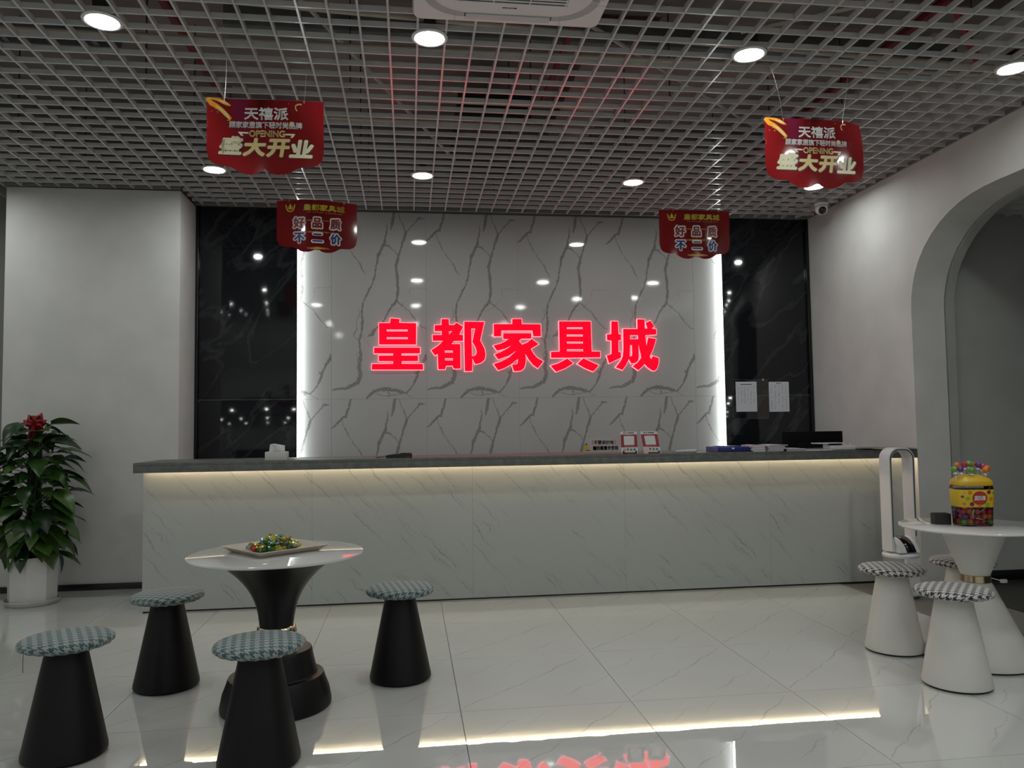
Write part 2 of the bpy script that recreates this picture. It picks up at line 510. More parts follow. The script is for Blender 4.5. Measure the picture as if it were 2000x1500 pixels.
# floor: sub-base in grout colour, polished tiles on top
fl = MB()
fl.box(-6.0, 4.5, -3.6, 8.0, -.10, -.006)
floor = struct('floor', fl, grout_m)
fs = []
r_ = np.random.RandomState(3)
fs.append([.9, (.02, .05, .0008), (.10, .14, .0016), (.17, .18, .001), (.26, .29, .0022), (.33, .33, .0012), (.41, .44, .0008)])
fs.append([.9, (.41, .42, .0008), (.50, .50, .0016), (.57, .60, .0024), (.66, .66, .0014), (.74, .78, .001)])
fs.append([.6, (.05, .50, .0006), (.12, .55, .0012), (.20, .66, .0014), (.27, .70, .0006)])
fs.append([.7, (.45, .08, .0006), (.55, .16, .0014), (.60, .23, .0018), (.70, .29, .0008), (.79, .40, .0006)])
fs.append([.45, (.28, .62, .0005), (.36, .72, .0010), (.40, .78, .0005)])
fs.append([.4, (.60, .02, .0005), (.70, .07, .0009), (.76, .14, .0005)])
TW, TD = .800, .8155
tile_me = sheet('floor_tile', TW - .003, TD - .003, .0062, fs, (.62, .63, .615), (.33, .335, .325), floor_m, thick=.006, axis='xy', jit=.006, jf=40, strength=.75, mottle=.012)
for i in range(-6, 5):
    for j in range(-2, 6):
        x = .224 + TW * i; y = 3.635 + TD * j
        if x + TW > 4.12: continue
        if y > 7.3: continue
        link('floor_tile', tile_me, floor, (x + .0015, y + .0015, 0))
# plain tiles out of view behind the camera share the same look
plain = MB()
plain.box(-6.0, 4.11, -3.6, 3.635 + TD * -2, -.006, 0)
plain.build('floor_surface', grain(mat('floor_plain', rough=.05), (.58, .59, .575), (.63, .64, .62), 2.0), floor)
# dark stone floor of the side corridor
cf = MB()
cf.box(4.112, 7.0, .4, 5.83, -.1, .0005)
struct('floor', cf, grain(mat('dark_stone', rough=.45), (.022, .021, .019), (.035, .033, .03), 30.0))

# back wall core
bw = MB()
bw.box(-6.2, 4.5, 7.47, 7.72, 0, 4.35)
wall_back = struct('wall_back', bw, mat('tile_bed', (.2, .2, .2), .9))

# marble pattern traced per 890 x 1780 mm slab (units of slab width, origin lower left)
def U(px, py): return ((px - 25) / 698.0, (1415 - py) / 698.0 * 1.037)
VE = [
 [(490, 60, 7), (480, 95, 7), (472, 140, 8), (464, 188, 3)],
 [(432, 150, 2), (430, 200, 4), (420, 240, 5), (412, 295, 9), (392, 330, 7), (366, 385, 8), (352, 460, 5), (340, 530, 4), (316, 600, 4), (282, 668, 6), (252, 728, 4), (243, 800, 5), (250, 860, 6), (240, 940, 5), (228, 1000, 5), (229, 1060, 4), (238, 1100, 8), (226, 1180, 8), (236, 1240, 9), (216, 1296, 11), (160, 1325, 9), (126, 1342, 8), (60, 1342, 6), (26, 1352, 3)],
 [(412, 300, 4), (440, 308, 3), (472, 332, 2), (518, 382, 2)],
 [(510, 60, 2), (540, 130, 2), (575, 208, 3), (600, 178, 3), (635, 142, 3), (668, 100, 5), (706, 103, 3)],
 [(572, 205, 4), (570, 238, 3), (572, 210, 6), (556, 258, 7), (536, 330, 5), (516, 390, 7), (496, 450, 8), (506, 540, 8), (512, 620, 8), (500, 710, 7), (450, 770, 6), (420, 830, 5), (400, 866, 4), (368, 892, 5), (334, 925, 10), (320, 950, 10), (290, 970, 2)],
 [(506, 710, 3), (560, 755, 2), (600, 790, 2.5), (640, 850, 3), (690, 900, 2.5), (722, 912, 2)],
 [.45, (460, 790, 1.5), (520, 760, 1.5), (560, 722, 1.5), (603, 670, 1.5), (590, 632, 1.5), (650, 612, 2), (722, 622, 1.5)],
 [(166, 60, 4), (152, 110, 5), (138, 150, 5), (128, 190, 8), (100, 196, 5), (92, 206, 5), (60, 240, 4), (25, 272, 3)],
 [(98, 210, 2), (116, 262, 2), (142, 310, 3), (158, 345, 2), (192, 388, 2.5), (236, 446, 2), (240, 470, 3), (272, 522, 1.5)],
 [(722, 1104, 8), (712, 1130, 9), (688, 1165, 6), (664, 1205, 6), (646, 1260, 7), (626, 1312, 5), (596, 1350, 4), (568, 1378, 5), (500, 1358, 9), (430, 1346, 12), (370, 1350, 10), (330, 1364, 8), (302, 1386, 7), (278, 1418, 6)],
 [(640, 1225, 4), (650, 1262, 3), (634, 1300, 2)],
 [.8, (345, 1380, 2), (400, 1394, 2), (440, 1395, 3), (480, 1388, 2), (545, 1380, 2)],
 [.8, (436, 1360, 4), (448, 1392, 4)],
 [.7, (570, 1384, 1.5), (600, 1402, 1.5), (626, 1413, 1.5)],
 [.7, (224, 760, 1.5), (226, 810, 2), (206, 866, 2), (214, 912, 3), (190, 950, 3), (180, 974, 2), (214, 985, 2), (228, 1000, 2)],
 [.55, (252, 960, 1.2), (300, 1040, 1.2), (318, 1062, 1)],
 [.6, (208, 1080, 2), (216, 1120, 3), (214, 1200, 3), (220, 1236, 2)],
]
SW, SH = .889, 1.786
def conv(v, scale=SW):
    out = []
    for q in v:
        if isinstance(q, float): out.append(q); continue
        a, b = U(q[0], q[1])
        out.append((a * scale, b * scale, q[2] / 698.0 * scale))
    return out
MV = [conv(v) for v in VE]
BASE, VEIN = (.46, .455, .45), (.205, .195, .188)
def slab(u0, u1, z0, z1, name='wall_tile'):
    """part of the slab pattern between fractions u0..u1 and heights z0..z1 (m)"""
    st = []
    for v in MV:
        st.append([q if isinstance(q, float) else (q[0] - u0 * SW, q[1] - z0, q[2]) for q in v])
    return sheet(name, (u1 - u0) * SW - .002, z1 - z0 - .002, .0052, st, BASE, VEIN, wallt_m, thick=.018, mottle=.012, jit=.006, x0=u0 * SW, y0=z0)
upper = slab(0, 1, 0, SH)
lower = slab(0, 1, SH - .80, SH)
ZJ = 1.577
x0s = [.165 - SW, .165, .165 + SW, .165 + 2 * SW]
x0s = [-.722, .167, 1.055, 1.942]
for x in x0s:
    link('wall_tile', upper, wall_back, (x + .001, YB, ZJ + .001))
    link('wall_tile', lower, wall_back, (x + .001, YB, ZJ - .80 + .001))
lw = (-.722 + 1.03) / SW
link('wall_tile', slab(1 - lw, 1, 0, SH), wall_back, (-1.03 + .001, YB, ZJ + .001))
link('wall_tile', slab(1 - lw, 1, SH - .80, SH), wall_back, (-1.03 + .001, YB, ZJ - .80 + .001))
rw = (3.115 - 2.831) / SW
link('wall_tile', slab(0, rw, 0, SH), wall_back, (2.831 + .001, YB, ZJ + .001))
link('wall_tile', slab(0, rw, SH - .80, SH), wall_back, (2.831 + .001, YB, ZJ - .80 + .001))
# black slabs either side, standing proud
blk = mat('black_marble', rough=.07)
n, l, b = nodes(blk)
tc = n.new('ShaderNodeTexCoord')
m0 = n.new('ShaderNodeMapping'); m0.inputs['Rotation'].default_value = (0, radians(52), 0)
l.new(tc.outputs['Object'], m0.inputs['Vector'])
mp = n.new('ShaderNodeMapping'); mp.inputs['Scale'].default_value = (.42, 1.0, 1.25)
l.new(m0.outputs['Vector'], mp.inputs['Vector'])
t1 = n.new('ShaderNodeTexNoise'); t1.inputs['Scale'].default_value = 2.3; t1.inputs['Detail'].default_value = 10; t1.inputs['Distortion'].default_value = .5
l.new(mp.outputs['Vector'], t1.inputs['Vector'])
ab = n.new('ShaderNodeMath'); ab.operation = 'SUBTRACT'; ab.inputs[1].default_value = .5; l.new(t1.outputs['Fac'], ab.inputs[0])
ab2 = n.new('ShaderNodeMath'); ab2.operation = 'ABSOLUTE'; l.new(ab.outputs[0], ab2.inputs[0])
rp = n.new('ShaderNodeValToRGB')
rp.color_ramp.elements[0].position = 0.0; rp.color_ramp.elements[0].color = (.046, .050, .056, 1)
rp.color_ramp.elements[1].position = .03; rp.color_ramp.elements[1].color = (.010, .012, .015, 1)
l.new(ab2.outputs[0], rp.inputs['Fac'])
t2 = n.new('ShaderNodeTexNoise'); t2.inputs['Scale'].default_value = 1.7; t2.inputs['Detail'].default_value = 5; l.new(tc.outputs['Object'], t2.inputs['Vector'])
mx = n.new('ShaderNodeMix'); mx.data_type = 'RGBA'; l.new(t2.outputs['Fac'], mx.inputs['Factor'])
mx.inputs['A'].default_value = (.008, .010, .012, 1); l.new(rp.outputs['Color'], mx.inputs['B'])
l.new(mx.outputs['Result'], b.inputs['Base Color'])
for xa, xb in ((-1.905, -1.028), (3.112, 4.003)):
    for za, zb in ((.7, ZJ - .0015), (ZJ + .0015, 3.36)):
        t = MB(); t.box(xa, xb, 7.39, 7.468, za, zb, .0015)
        t.build('wall_tile', blk, wall_back)
# thin pale joint line between the black slabs
for xa, xb in ((-1.905, -1.028), (3.112, 4.003)):
    t = MB(); t.box(xa, xb, 7.3905, 7.40, ZJ - .0016, ZJ + .0016)
    t.build('joint', mat('pale_grout', (.16, .16, .165), .7), wall_back)
# black metal edging where the black slabs end
for i, (xa, xb) in enumerate(((-1.932, -1.906), (4.004, 4.036))):
    t = MB(); t.box(xa, xb, 7.372, 7.468, 0, 3.40, .002)
    o = struct('trim_%d' % (i + 1), t, black_trim_m)
# LED strips down the edges of the white marble
for xa, lab in ((-1.0275, 'vertical white light strip at left edge of the white marble wall'), (3.1005, 'vertical white light strip at right edge of the white marble wall')):
    t = thing('light_strip', lab, 'light', (xa, 7.40, 0))
    a = MB(); a.box(0, .011, .002, .022, .9, 3.36); a.build('lens', led_m, t)
    a = MB()
    if xa < 0: a.box(-.0004, -.0002, 0, .03, .9, 3.36)
    else: a.box(.0112, .0114, 0, .03, .9, 3.36)
    a.build('channel', chrome_m, t)

# left block of wall (projects in front of the marble)
cw = MB(); cw.box(-3.325, -1.933, 6.90, 7.60, 0, 3.358, .006)
struct('wall_left', cw, wall_m)
bb = MB(); bb.box(-3.335, -1.925, 6.888, 6.90, 0, .052, .002); struct('baseboard_left', bb, black_trim_m)
rw_ = MB(); rw_.box(-6.2, -3.33, 7.64, 7.70, 0, 4.3); struct('wall_recess', rw_, wall_m)
t = MB(); t.box(-6.0, -3.34, 7.632, 7.64, 1.985, 2.003); struct('trim_3', t, black_trim_m)
lw_ = MB(); lw_.box(-6.2, -6.0, -3.6, 7.7, 0, 4.35); struct('wall_side', lw_, wall_m)
fw = MB(); fw.box(-6.2, 7.0, -3.8, -3.6, 0, 4.35); struct('wall_front', fw, grain(mat('front_paint', rough=.7), (.58, .59, .58), (.64, .65, .64), 2.0))

# right wall with its arched opening (outline in the Y-Z plane)
prof = [(5.748, 2.20), (5.742, 2.30), (5.722, 2.39), (5.690, 2.48), (5.640, 2.575), (5.563, 2.672), (5.475, 2.752), (5.37, 2.822), (5.264, 2.873), (5.15, 2.912), (5.03, 2.938), (4.9, 2.952), (4.75, 2.957)]
arch = [(y * 1.009, z) for y, z in prof]
far = [(1.0 + (5.774 - y), z) for y, z in reversed(arch)]
outline = [(7.66, 0), (7.66, 4.3), (-3.6, 4.3), (-3.6, 0), (far[-1][0], 0)] + list(reversed(far)) + list(reversed(arch)) + [(arch[0][0], 0)]
V, F = fill2d([outline], extrude=.145)
wr = MB(); wr.add([(XR + .145 + p.z, p.x, p.y) for p in V], F)
struct('wall_right', wr, wall_m, smooth=30)
# second lining of the arch, set back by a shadow gap
def grow(pts, d):
    return [(y + d * (1 if z < 2.3 else max(0, min(1, (y - 4.6) / 1.1))), z + d * (0 if z < 2.2 else min(1, (z - 2.2) / .5))) for y, z in pts]
outer = [(5.83, 0)] + grow(arch, .03) + [(4.0, 2.987), (2.0, 2.987)]
inner = [(5.796, 0)] + grow(arch, -.012) + [(4.0, 2.945), (2.0, 2.945)]
V, F = fill2d([outer + list(reversed(inner))], extrude=.036)
ar = MB(); ar.add([(XR + .335 + p.z, p.x, p.y) for p in V], F)
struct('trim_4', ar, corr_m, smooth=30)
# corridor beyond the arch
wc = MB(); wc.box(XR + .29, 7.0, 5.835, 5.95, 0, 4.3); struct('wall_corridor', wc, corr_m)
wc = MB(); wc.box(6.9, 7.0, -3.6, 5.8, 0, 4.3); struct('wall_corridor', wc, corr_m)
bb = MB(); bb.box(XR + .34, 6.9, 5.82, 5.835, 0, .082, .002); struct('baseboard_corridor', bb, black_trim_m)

# ------------------------------------------------------------------ ceiling: slab + open-cell lattice
cb = MB(); cb.box(-6.2, 7.0, -3.8, 7.72, 4.30, 4.45)
for y in (1.2, 4.6):
    cb.box(-6.2, 4.3, y, y + .35, 4.05, 4.31)
for x in (-4.2, 1.35):
    cb.box(x, x + .4, -3.6, 7.5, 4.12, 4.31)
ceiling = struct('ceiling', cb, slab_m)
# lattice strips: each strip is one piece
GX0, GX1, GY0, GY1 = -4.9, XR - .02, .6, 7.36
H_ = .031; T_ = .0110
def strip_mesh(L, along):
    a = MB()
    h = T_ / 2
    # inverted U section: flat bottom, two side walls
    if along == 'y':
        a.box(-h, h, 0, L, 0, H_)
    else:
        a.box(0, L, -h, h, .0012, H_ - .0012)
    return a.mesh('lattice_strip', lattice_m, smooth=0)
sy = strip_mesh(GY1 - GY0, 'y')
sy_short = strip_mesh(6.885 - GY0, 'y')
sx = strip_mesh(GX1 - GX0, 'x')
sx_right = strip_mesh(GX1 + 1.925, 'x')
k = 0
x = -1.867 - 20 * PITCHG
while x < GX1 - .01:
    if x > GX0:
        short = -3.33 < x < -1.935
        link('lattice_strip', sy_short if short else sy, ceiling, (x, GY0, ZC))
    x += PITCHG
y = 3.962 - 22 * .1481
while y < GY1:
    if y > GY0:
        if y < 6.88: link('lattice_strip', sx, ceiling, (GX0, y, ZC))
        else: link('lattice_strip', sx_right, ceiling, (-1.925, y, ZC))
    y += .1481
# edge angle along the walls
t = MB(); t.box(-1.93, XR, 7.362, 7.384, ZC + .004, ZC + .034); t.box(XR - .018, XR, .6, 7.37, ZC + .004, ZC + .03); t.box(-3.33, -1.93, 6.884, 6.897, ZC + .002, ZC + .03)
t.build('edge_angle', mat('edge_paint', (.2, .2, .2), .6), ceiling)
# corridor lattice, lower
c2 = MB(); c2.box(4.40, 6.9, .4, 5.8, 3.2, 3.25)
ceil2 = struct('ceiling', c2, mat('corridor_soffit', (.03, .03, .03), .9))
s2 = MB(); s2.box(-.005, .005, 0, 2.6, 0, .04); s2y = s2.mesh('lattice_strip', lattice_m, 0)
s3 = MB(); s3.box(0, 1.7, -.005, .005, .001, .039); s3x = s3.mesh('lattice_strip', lattice_m, 0)
for i in range(12): link('lattice_strip', s2y, ceil2, (4.47 + i * PITCHG, 3.18, 2.975))
for j in range(17): link('lattice_strip', s3x, ceil2, (4.42, 5.70 - j * PITCHG, 2.975))

# ------------------------------------------------------------------ services above the lattice
def pipe(name, label, cat, pts, r, m, group=None, n=10):
    a = MB(); a.tube(pts, r, n)
    return tag(a.build(name, m), label, cat, group)
pipe('sprinkler_pipe', 'dark red sprinkler pipe running backward above lattice, left side', 'pipe', [(-1.70, .8, 3.77), (-1.40, 3.9, 3.77), (-1.34, 6.9, 3.77)], .030, redpipe_m)
pipe('sprinkler_pipe', 'dark red pipe above lattice behind the air conditioner', 'pipe', [(1.02, 1.0, 3.77), (1.02, 5.8, 3.77)], .021, redpipe_m)
pipe('sprinkler_pipe', 'thick dark red pipe above lattice beside the right wall', 'pipe', [(3.15, 1.0, 3.765), (3.15, 7.2, 3.765)], .036, redpipe_m)
pipe('sprinkler_pipe', 'slanting red branch pipe above lattice near the arch', 'pipe', [(3.215, 4.1, 3.76), (3.85, 4.7, 3.70)], .026, mat('bright_red', (.35, .01, .015), .4))
for (p, q), lab in zip([((-2.4, 3.88, 3.47), (3.9, 4.28, 3.47)), ((-4.5, 4.45, 3.50), (3.9, 4.42, 3.50)), ((-1.1, 5.02, 3.47), (1.4, 5.10, 3.47)), ((-4.6, 5.35, 3.50), (2.6, 5.6, 3.50)), ((1.0, 3.34, 3.50), (3.9, 3.50, 3.50))],
        ['long beige conduit above lattice between the two opening banners', 'beige conduit above lattice crossing the whole room', 'short beige conduit above lattice in the middle', 'beige conduit above lattice nearest the back wall', 'beige conduit above lattice by the upper right corner']):
    m_ = ((p[0] + q[0]) / 2, (p[1] + q[1]) / 2, (p[2] + q[2]) / 2 - .012)
    pipe('conduit', lab, 'pipe', [p, m_, q], .015, pipe_m)
for (p, q), lab in zip([((-.85, 3.45, 3.60), (.40, 6.6, 3.60)), ((.20, 3.65, 3.66), (2.95, 5.95, 3.66)), ((2.35, 3.15, 3.60), (2.75, 3.7, 3.60)), ((1.95, 4.25, 3.60), (2.65, 3.8, 3.60))],
        ['slanting pale strut above lattice over the sign', 'long slanting pale strut above lattice right of the air conditioner', 'short pale strut above lattice near top right lamp', 'short pale strut above lattice over the right banner']):
    pipe('strut', lab, 'strut', [p, q], .013, mat('strut_grey', (.5, .47, .44), .6), n=6)
a = MB(); a.box(-1.15, 3.9, 4.96, 5.22, 3.85, 4.02, .01)
tag(a.build('air_duct', duct_m), 'dark rectangular air duct crossing above lattice in mid ceiling', 'duct')
a = MB(); a.box(-4.6, 3.9, 3.72, 3.94, 3.85, 4.02, .01)
tag(a.build('air_duct', duct_m), 'grey air duct above lattice at the top of the picture', 'duct')
a = MB(); a.box(.40, .98, 6.0, 7.35, 3.70, 3.98, .01)
tag(a.build('air_duct', mat('duct_black', (.02, .02, .02), .6)), 'black duct above lattice close to the back wall', 'duct')
tr = thing('cable_tray', 'grey metal cable tray above lattice on the left', 'tray', (-4.4, 4.62, 3.60))
a = MB(); a.box(0, 2.7, 0, .01, 0, .05); a.build('side_rail', duct_m, tr)
a = MB(); a.box(0, 2.7, .2, .21, 0, .05); a.build('side_rail', duct_m, tr)
for i in range(11):
    a = MB(); a.box(.05 + .25 * i, .08 + .25 * i, .01, .2, .005, .015); a.build('rung', duct_m, tr)
rod = MB(); rod.tube([(0, 0, 0), (0, 0, .9)], .005, 6); rod_me = rod.mesh('hanger_rod', dark_m)
for x in (-2.75, -1.55, -.35, .78, 1.7, 2.9):
    for y in (3.58, 4.80, 5.85, 7.0):
        tag(link('hanger_rod', rod_me, None, (x, y, ZC + H_)), 'thin black threaded rod holding the ceiling lattice', 'rod', 'hanger rods above the lattice')
a = MB(); a.tube([(1.95, 3.36, 3.52), (2.04, 3.34, 3.55), (2.14, 3.30, 3.53), (2.22, 3.28, 3.57), (2.26, 3.27, 3.62)], .018, 8)
tag(a.build('flexible_hose', mat('hose_blue', (.03, .04, .07), .5)), 'dark curled hose above lattice over the upper right lamp', 'hose')
# ================================================================== LIGHTS
d = thing('downlight', 'round white downlight', 'lamp', (0, 0, 0), 0, 'ceiling downlights')
a = MB(); a.lathe([(.080, .000), (.086, -.002), (.095, .002), (.0965, .006), (.095, .010), (.079, .0122), (.001, .0122), (.001, .0075), (.0755, .0070), (.0765, .0030)], 40, cap0=False, cap1=False)
a.build('rim', white_m, d, 60)
a = MB(); a.lathe([(.0765, .0035), (.0765, .0050)], 40); a.build('lens', lens_m, d)
a = MB(); a.lathe([(.06, .0125), (.060, .05), (.05, .055)], 24); a.build('housing', white_m, d)
a = MB(); a.box(-.03, .03, -.055, .055, .057, .095, .004); a.build('driver_box', dark_m, d)
LX = [-1.515, .118, 1.895, 3.52]
names = {(0, 0): 'round downlight at upper left, leftmost of the front row', (1, 0): 'round downlight just below the air conditioner',
         (2, 0): 'round downlight above the right opening banner', (3, 0): 'round downlight cut by the right picture edge',
         (0, 1): 'round downlight partly behind the left opening banner', (1, 1): 'round downlight of the far row above the sign',
         (2, 1): 'round downlight of the far row left of the right small banner', (3, 1): 'round downlight below the right opening banner'}
first = True
for i, x in enumerate([-5.3, -3.62] + LX):
    for j, y in enumerate([6.30, 4.035, 1.78, -.48, -2.4]):
        lab = names.get((i - 2, 1 - j)) if j < 2 and i >= 2 else 'extra ceiling downlight out of the picture, added to brighten the right side'
        yy = y + (.02 if i in (4,) and j == 0 else 0)
        if first:
            d.location = (x, yy, ZC - .012); d['label'] = lab; first = False
        else:
            copy_tree(d, (x, yy, ZC - .012), 0, lab)

for x, y in ((2.70, 2.62), (3.60, 2.75), (3.30, .62)):  # extra lamps added out of view to brighten the right wall and jamb
    copy_tree(d, (x, y, ZC - .012), 0, 'extra ceiling downlight out of the picture, added to brighten the right side')

# ================================================================== THE BACK-LIT SIGN
LNAME = ['first', 'second', 'third, middle', 'fourth', 'fifth, last']
for idx, parts in enumerate(LETTERS):
    cx = sum(p[0] for p in parts[0][0]) / len(parts[0][0])
    t = thing('sign_letter', 'glowing red Chinese character %s, %s letter of the marble wall sign' % ('皇都家具城'[idx], LNAME[idx]), 'sign letter', (cx, 7.448, 1.83), 0, 'letters of the wall sign')
    fa = MB(); bo = MB()
    for loops in parts:
        L2 = [[(p[0] - cx, p[1] - 1.83) for p in lp] for lp in loops]
        V, F = fill2d(L2, extrude=.002)
        fa.add([(p.x, -.027 + p.z, p.y) for p in V], F)
        for q_i, lp in enumerate(L2):
            rim(bo, lp, .0055 if q_i == 0 else -.004, lambda x, y, z: (x, z, y), 0.0, -.0225)
    fa.build('face', sign_m, t, 0)
    bo.build('acrylic_edge', halo_m, t, 0)

# ================================================================== RECEPTION COUNTER
XL, CF, CT = -1.905, 5.95, 1.077
ct = thing('reception_counter', 'long white marble reception counter with a grey stone top', 'counter', (0, 0, 0))
a = MB(); a.box(XL + .004, XR - .003, CF + .012, CF + .04, .0, CT - .0225); a.box(XL + .004, XL + .03, CF + .012, 6.42, 0, CT - .0225)
a.build('carcass', white_m, ct)
a = MB(); a.box(XL + .01, XR - .003, CF + .006, CF + .012, .0, .012); a.build('shadow_gap', black_trim_m, ct)
rr = np.random.RandomState(11)
def counter_strokes(W, Hh, n):
    out = []
    for _ in range(n):
        x = rr.uniform(-.2, W); z = rr.uniform(.05, Hh + .1)
        L = rr.uniform(.12, .36); th = radians(rr.uniform(-54, -42))
        k = float(rr.uniform(.35, 1.0)); wv = rr.uniform(.0010, .0036)
        pts = [k]
        m_ = 6
        for i in range(m_):
            f = i / (m_ - 1)
            jx, jz = rr.normal(0, .006, 2)
            pts.append((x + cos(th) * L * f + jx, z + sin(th) * L * f + jz, max(.0005, wv * (1 - abs(2 * f - .8)))))
        out.append(pts)
        if rr.rand() < .35:
            out.append([k * .7] + [(p[0] + .03, p[1] - .005, p[2] * .6) for p in pts[1:]])
    return out
PW = (XR - .004 - XL) / 5
pm = [sheet('front_panel', PW - .001, 1.035, .0055, counter_strokes(PW, .98, 46), (.41, .435, .425), (.165, .175, .178), front_m, thick=.012, mottle=.008, jit=.004, jf=70, strength=.72) for _ in range(2)]
for i in range(5):
    link('front_panel', pm[i % 2], ct, (XL + PW * i, CF, .012))
# stone top with a deep front apron, hollow behind it
a = MB()
a.box(XL - .020, XR - .004, 5.790, 6.42, CT - .022, CT, .0015)
a.box(XL - .020, XR - .004, 5.790, 5.810, 1.006, CT - .0225, .0015)
a.box(XL - .020, XL - .001, 5.8105, 6.42, 1.006, CT - .0225, .0015)
a.build('countertop', quartz_m, ct)
a = MB(); a.box(XL + .01, XR - .01, 5.8360, 5.8390, 1.0510, 1.0535); a.build('light_strip', desk_led_m, ct)
a = MB(); a.box(XL + .01, XR - .01, 5.9230, 5.9265, 1.0400, 1.0540); a.build('light_strip', desk_led_m, ct)
a = MB(); a.box(XL + .03, XR - .01, 6.0, 6.75, .735, .76, .002); a.box(XL + .03, XL + .05, 6.0, 6.75, 0, .735); a.box(XR - .04, XR - .02, 6.0, 6.75, 0, .735)
a.build('work_desk', white_m, ct)

# ================================================================== TABLES AND STOOLS
def stool(name, label, loc, rz, hm, cone_m, rb, rs, h, group, rt):
    t = thing(name, label, 'stool', loc, rz, group)
    a = MB()
    a.lathe([(rb - .012, 0), (rb - .010, .006), (rb - .004, .008)], 48); a.build('foot_ring', rubber_m, t)
    a = MB()
    a.lathe([(rb - .006, .0075), (rb, .012), (rb - .0005, .026), (rb - .006, .05), (rt + .002, h - .034), (rt, h - .0265)], 56)
    a.build('base', cone_m, t, 40)
    # cushion: domed disc with puckered underside, fabric mapped by arc length
    pr = [(0.001, h + .021), (rs * .35, h + .0206), (rs * .6, h + .0195), (rs * .8, h + .0165), (rs * .92, h + .012), (rs * .98, h + .005), (rs, h - .003), (rs * .985, h - .011), (rs * .94, h - .019), (rs * .85, h - .0245), (rs * .6, h - .027), (.001, h - .027)]
    n_ = 64; P = []; uvs = []
    s_ = 0; arc = [0]
    for (r0, z0), (r1, z1) in zip(pr[:-1], pr[1:]):
        s_ += sqrt((r1 - r0) ** 2 + (z1 - z0) ** 2); arc.append(s_)
    for i, (r, z) in enumerate(pr):
        for k in range(n_):
            an = 2 * pi * k / n_
            pk = 1 + (.010 * sin(an * 21) + .006 * sin(an * 34 + 1) if 6 <= i <= 9 else 0) * (1 if i > 6 else .4)
            P.append((cos(an) * r * pk, sin(an) * r * pk, z + (.0015 * sin(an * 21 + 2) if 7 <= i <= 9 else 0)))
            uvs.append((cos(an) * arc[i], sin(an) * arc[i]))
    F = []
    for i in range(len(pr) - 1):
        for k in range(n_):
            k2 = (k + 1) % n_
            F.append((i * n_ + k, (i + 1) * n_ + k, (i + 1) * n_ + k2, i * n_ + k2))
    me = bpy.data.meshes.new('seat')
    me.from_pydata(P, [], F)
    uvl = me.uv_layers.new(name='UVMap')
    li = np.zeros(len(me.loops), dtype=np.int32); me.loops.foreach_get('vertex_index', li)
    uvl.data.foreach_set('uv', np.array(uvs)[li].ravel())
    me.polygons.foreach_set('use_smooth', [True] * len(me.polygons))
    me.materials.append(hm); me.update()
    link('seat', me, t)
    return t
teal = houndstooth('teal_houndstooth', (.31, .34, .34), (.012, .078, .078), .0345)
bw_ = houndstooth('black_houndstooth', (.62, .61, .60), (.010, .010, .012), .0335)
G1 = 'black stools around the black table'; G2 = 'white stools around the white table'
s1 = stool('stool', 'teal houndstooth stool at far left front, with a loose thread', (-1.387, 3.431, 0), radians(25), teal, black_m, .158, .177, .457, G1, .075)
copy_tree(s1, (-1.235, 4.246, 0), radians(70), 'teal houndstooth stool nearest the potted plant')
copy_tree(s1, (-.054, 4.170, 0), radians(100), 'teal houndstooth stool on the right of the black table')
copy_tree(s1, (-.590, 3.225, 0), radians(10), 'teal houndstooth stool in front of the black table, hiding its foot')
a = MB(); a.tube([(-.150, -.060, .435), (-.151, -.061, .40), (-.150, -.060, .365)], .0011, 5)
a.build('loose_thread', dark_m, s1)
w1 = stool('stool', 'white cone stool with black and white seat, left of the others, by the tower fan', (2.731, 4.191, 0), radians(-20), bw_, offwhite_m, .157, .178, .458, G2, .080)
copy_tree(w1, (2.664, 3.594, 0), radians(48), 'white cone stool with black and white seat in front of the white table')
copy_tree(w1, (3.275, 4.325, 0), radians(15), 'white cone stool with black and white seat half hidden behind the white table')

marble_top = grain(mat('table_glass_marble', rough=.04, coat=.6), (.60, .60, .59), (.66, .66, .65), 2.2, 6.0, .35, .6)
t = thing('pedestal_table', 'round white-topped table on a black stepped trumpet foot', 'table', (-.630, 3.865, 0))
a = MB()
a.lathe([(.246, 0), (.253, .004), (.254, .02), (.243, .075), (.2265, .118), (.2185, .142), (.2160, .1465), (.190, .1500), (.186, .155)], 72)
a.build('lower_step', black_m, t, 40)
a = MB(); a.lathe([(.188, .1552), (.185, .165), (.1800, .182), (.168, .235), (.1625, .262), (.160, .2665), (.112, .270), (.096, .300), (.089, .338)], 72)
a.build('upper_step', black_m, t, 40)
a = MB(); a.lathe([(.091, .338), (.0935, .342), (.0875, .370), (.083, .374)], 64); a.build('collar', gold_m, t, 40)
fl_ = []
for i in range(15):
    f = i / 14
    z = .374 + f * (.696 - .374)
    r = .078 + .030 * f + .182 * (f ** 2.62)
    fl_.append((r, z))
a = MB(); a.lathe(fl_ + [(.292, .700)], 72); a.build('flared_column', black_m, t, 60)
a = MB(); a.lathe([(.392, .7005), (.400, .7012), (.4058, .705), (.4062, .709), (.4045, .7125), (.402, .7135)], 96); a.build('tabletop', marble_top, t, 40)

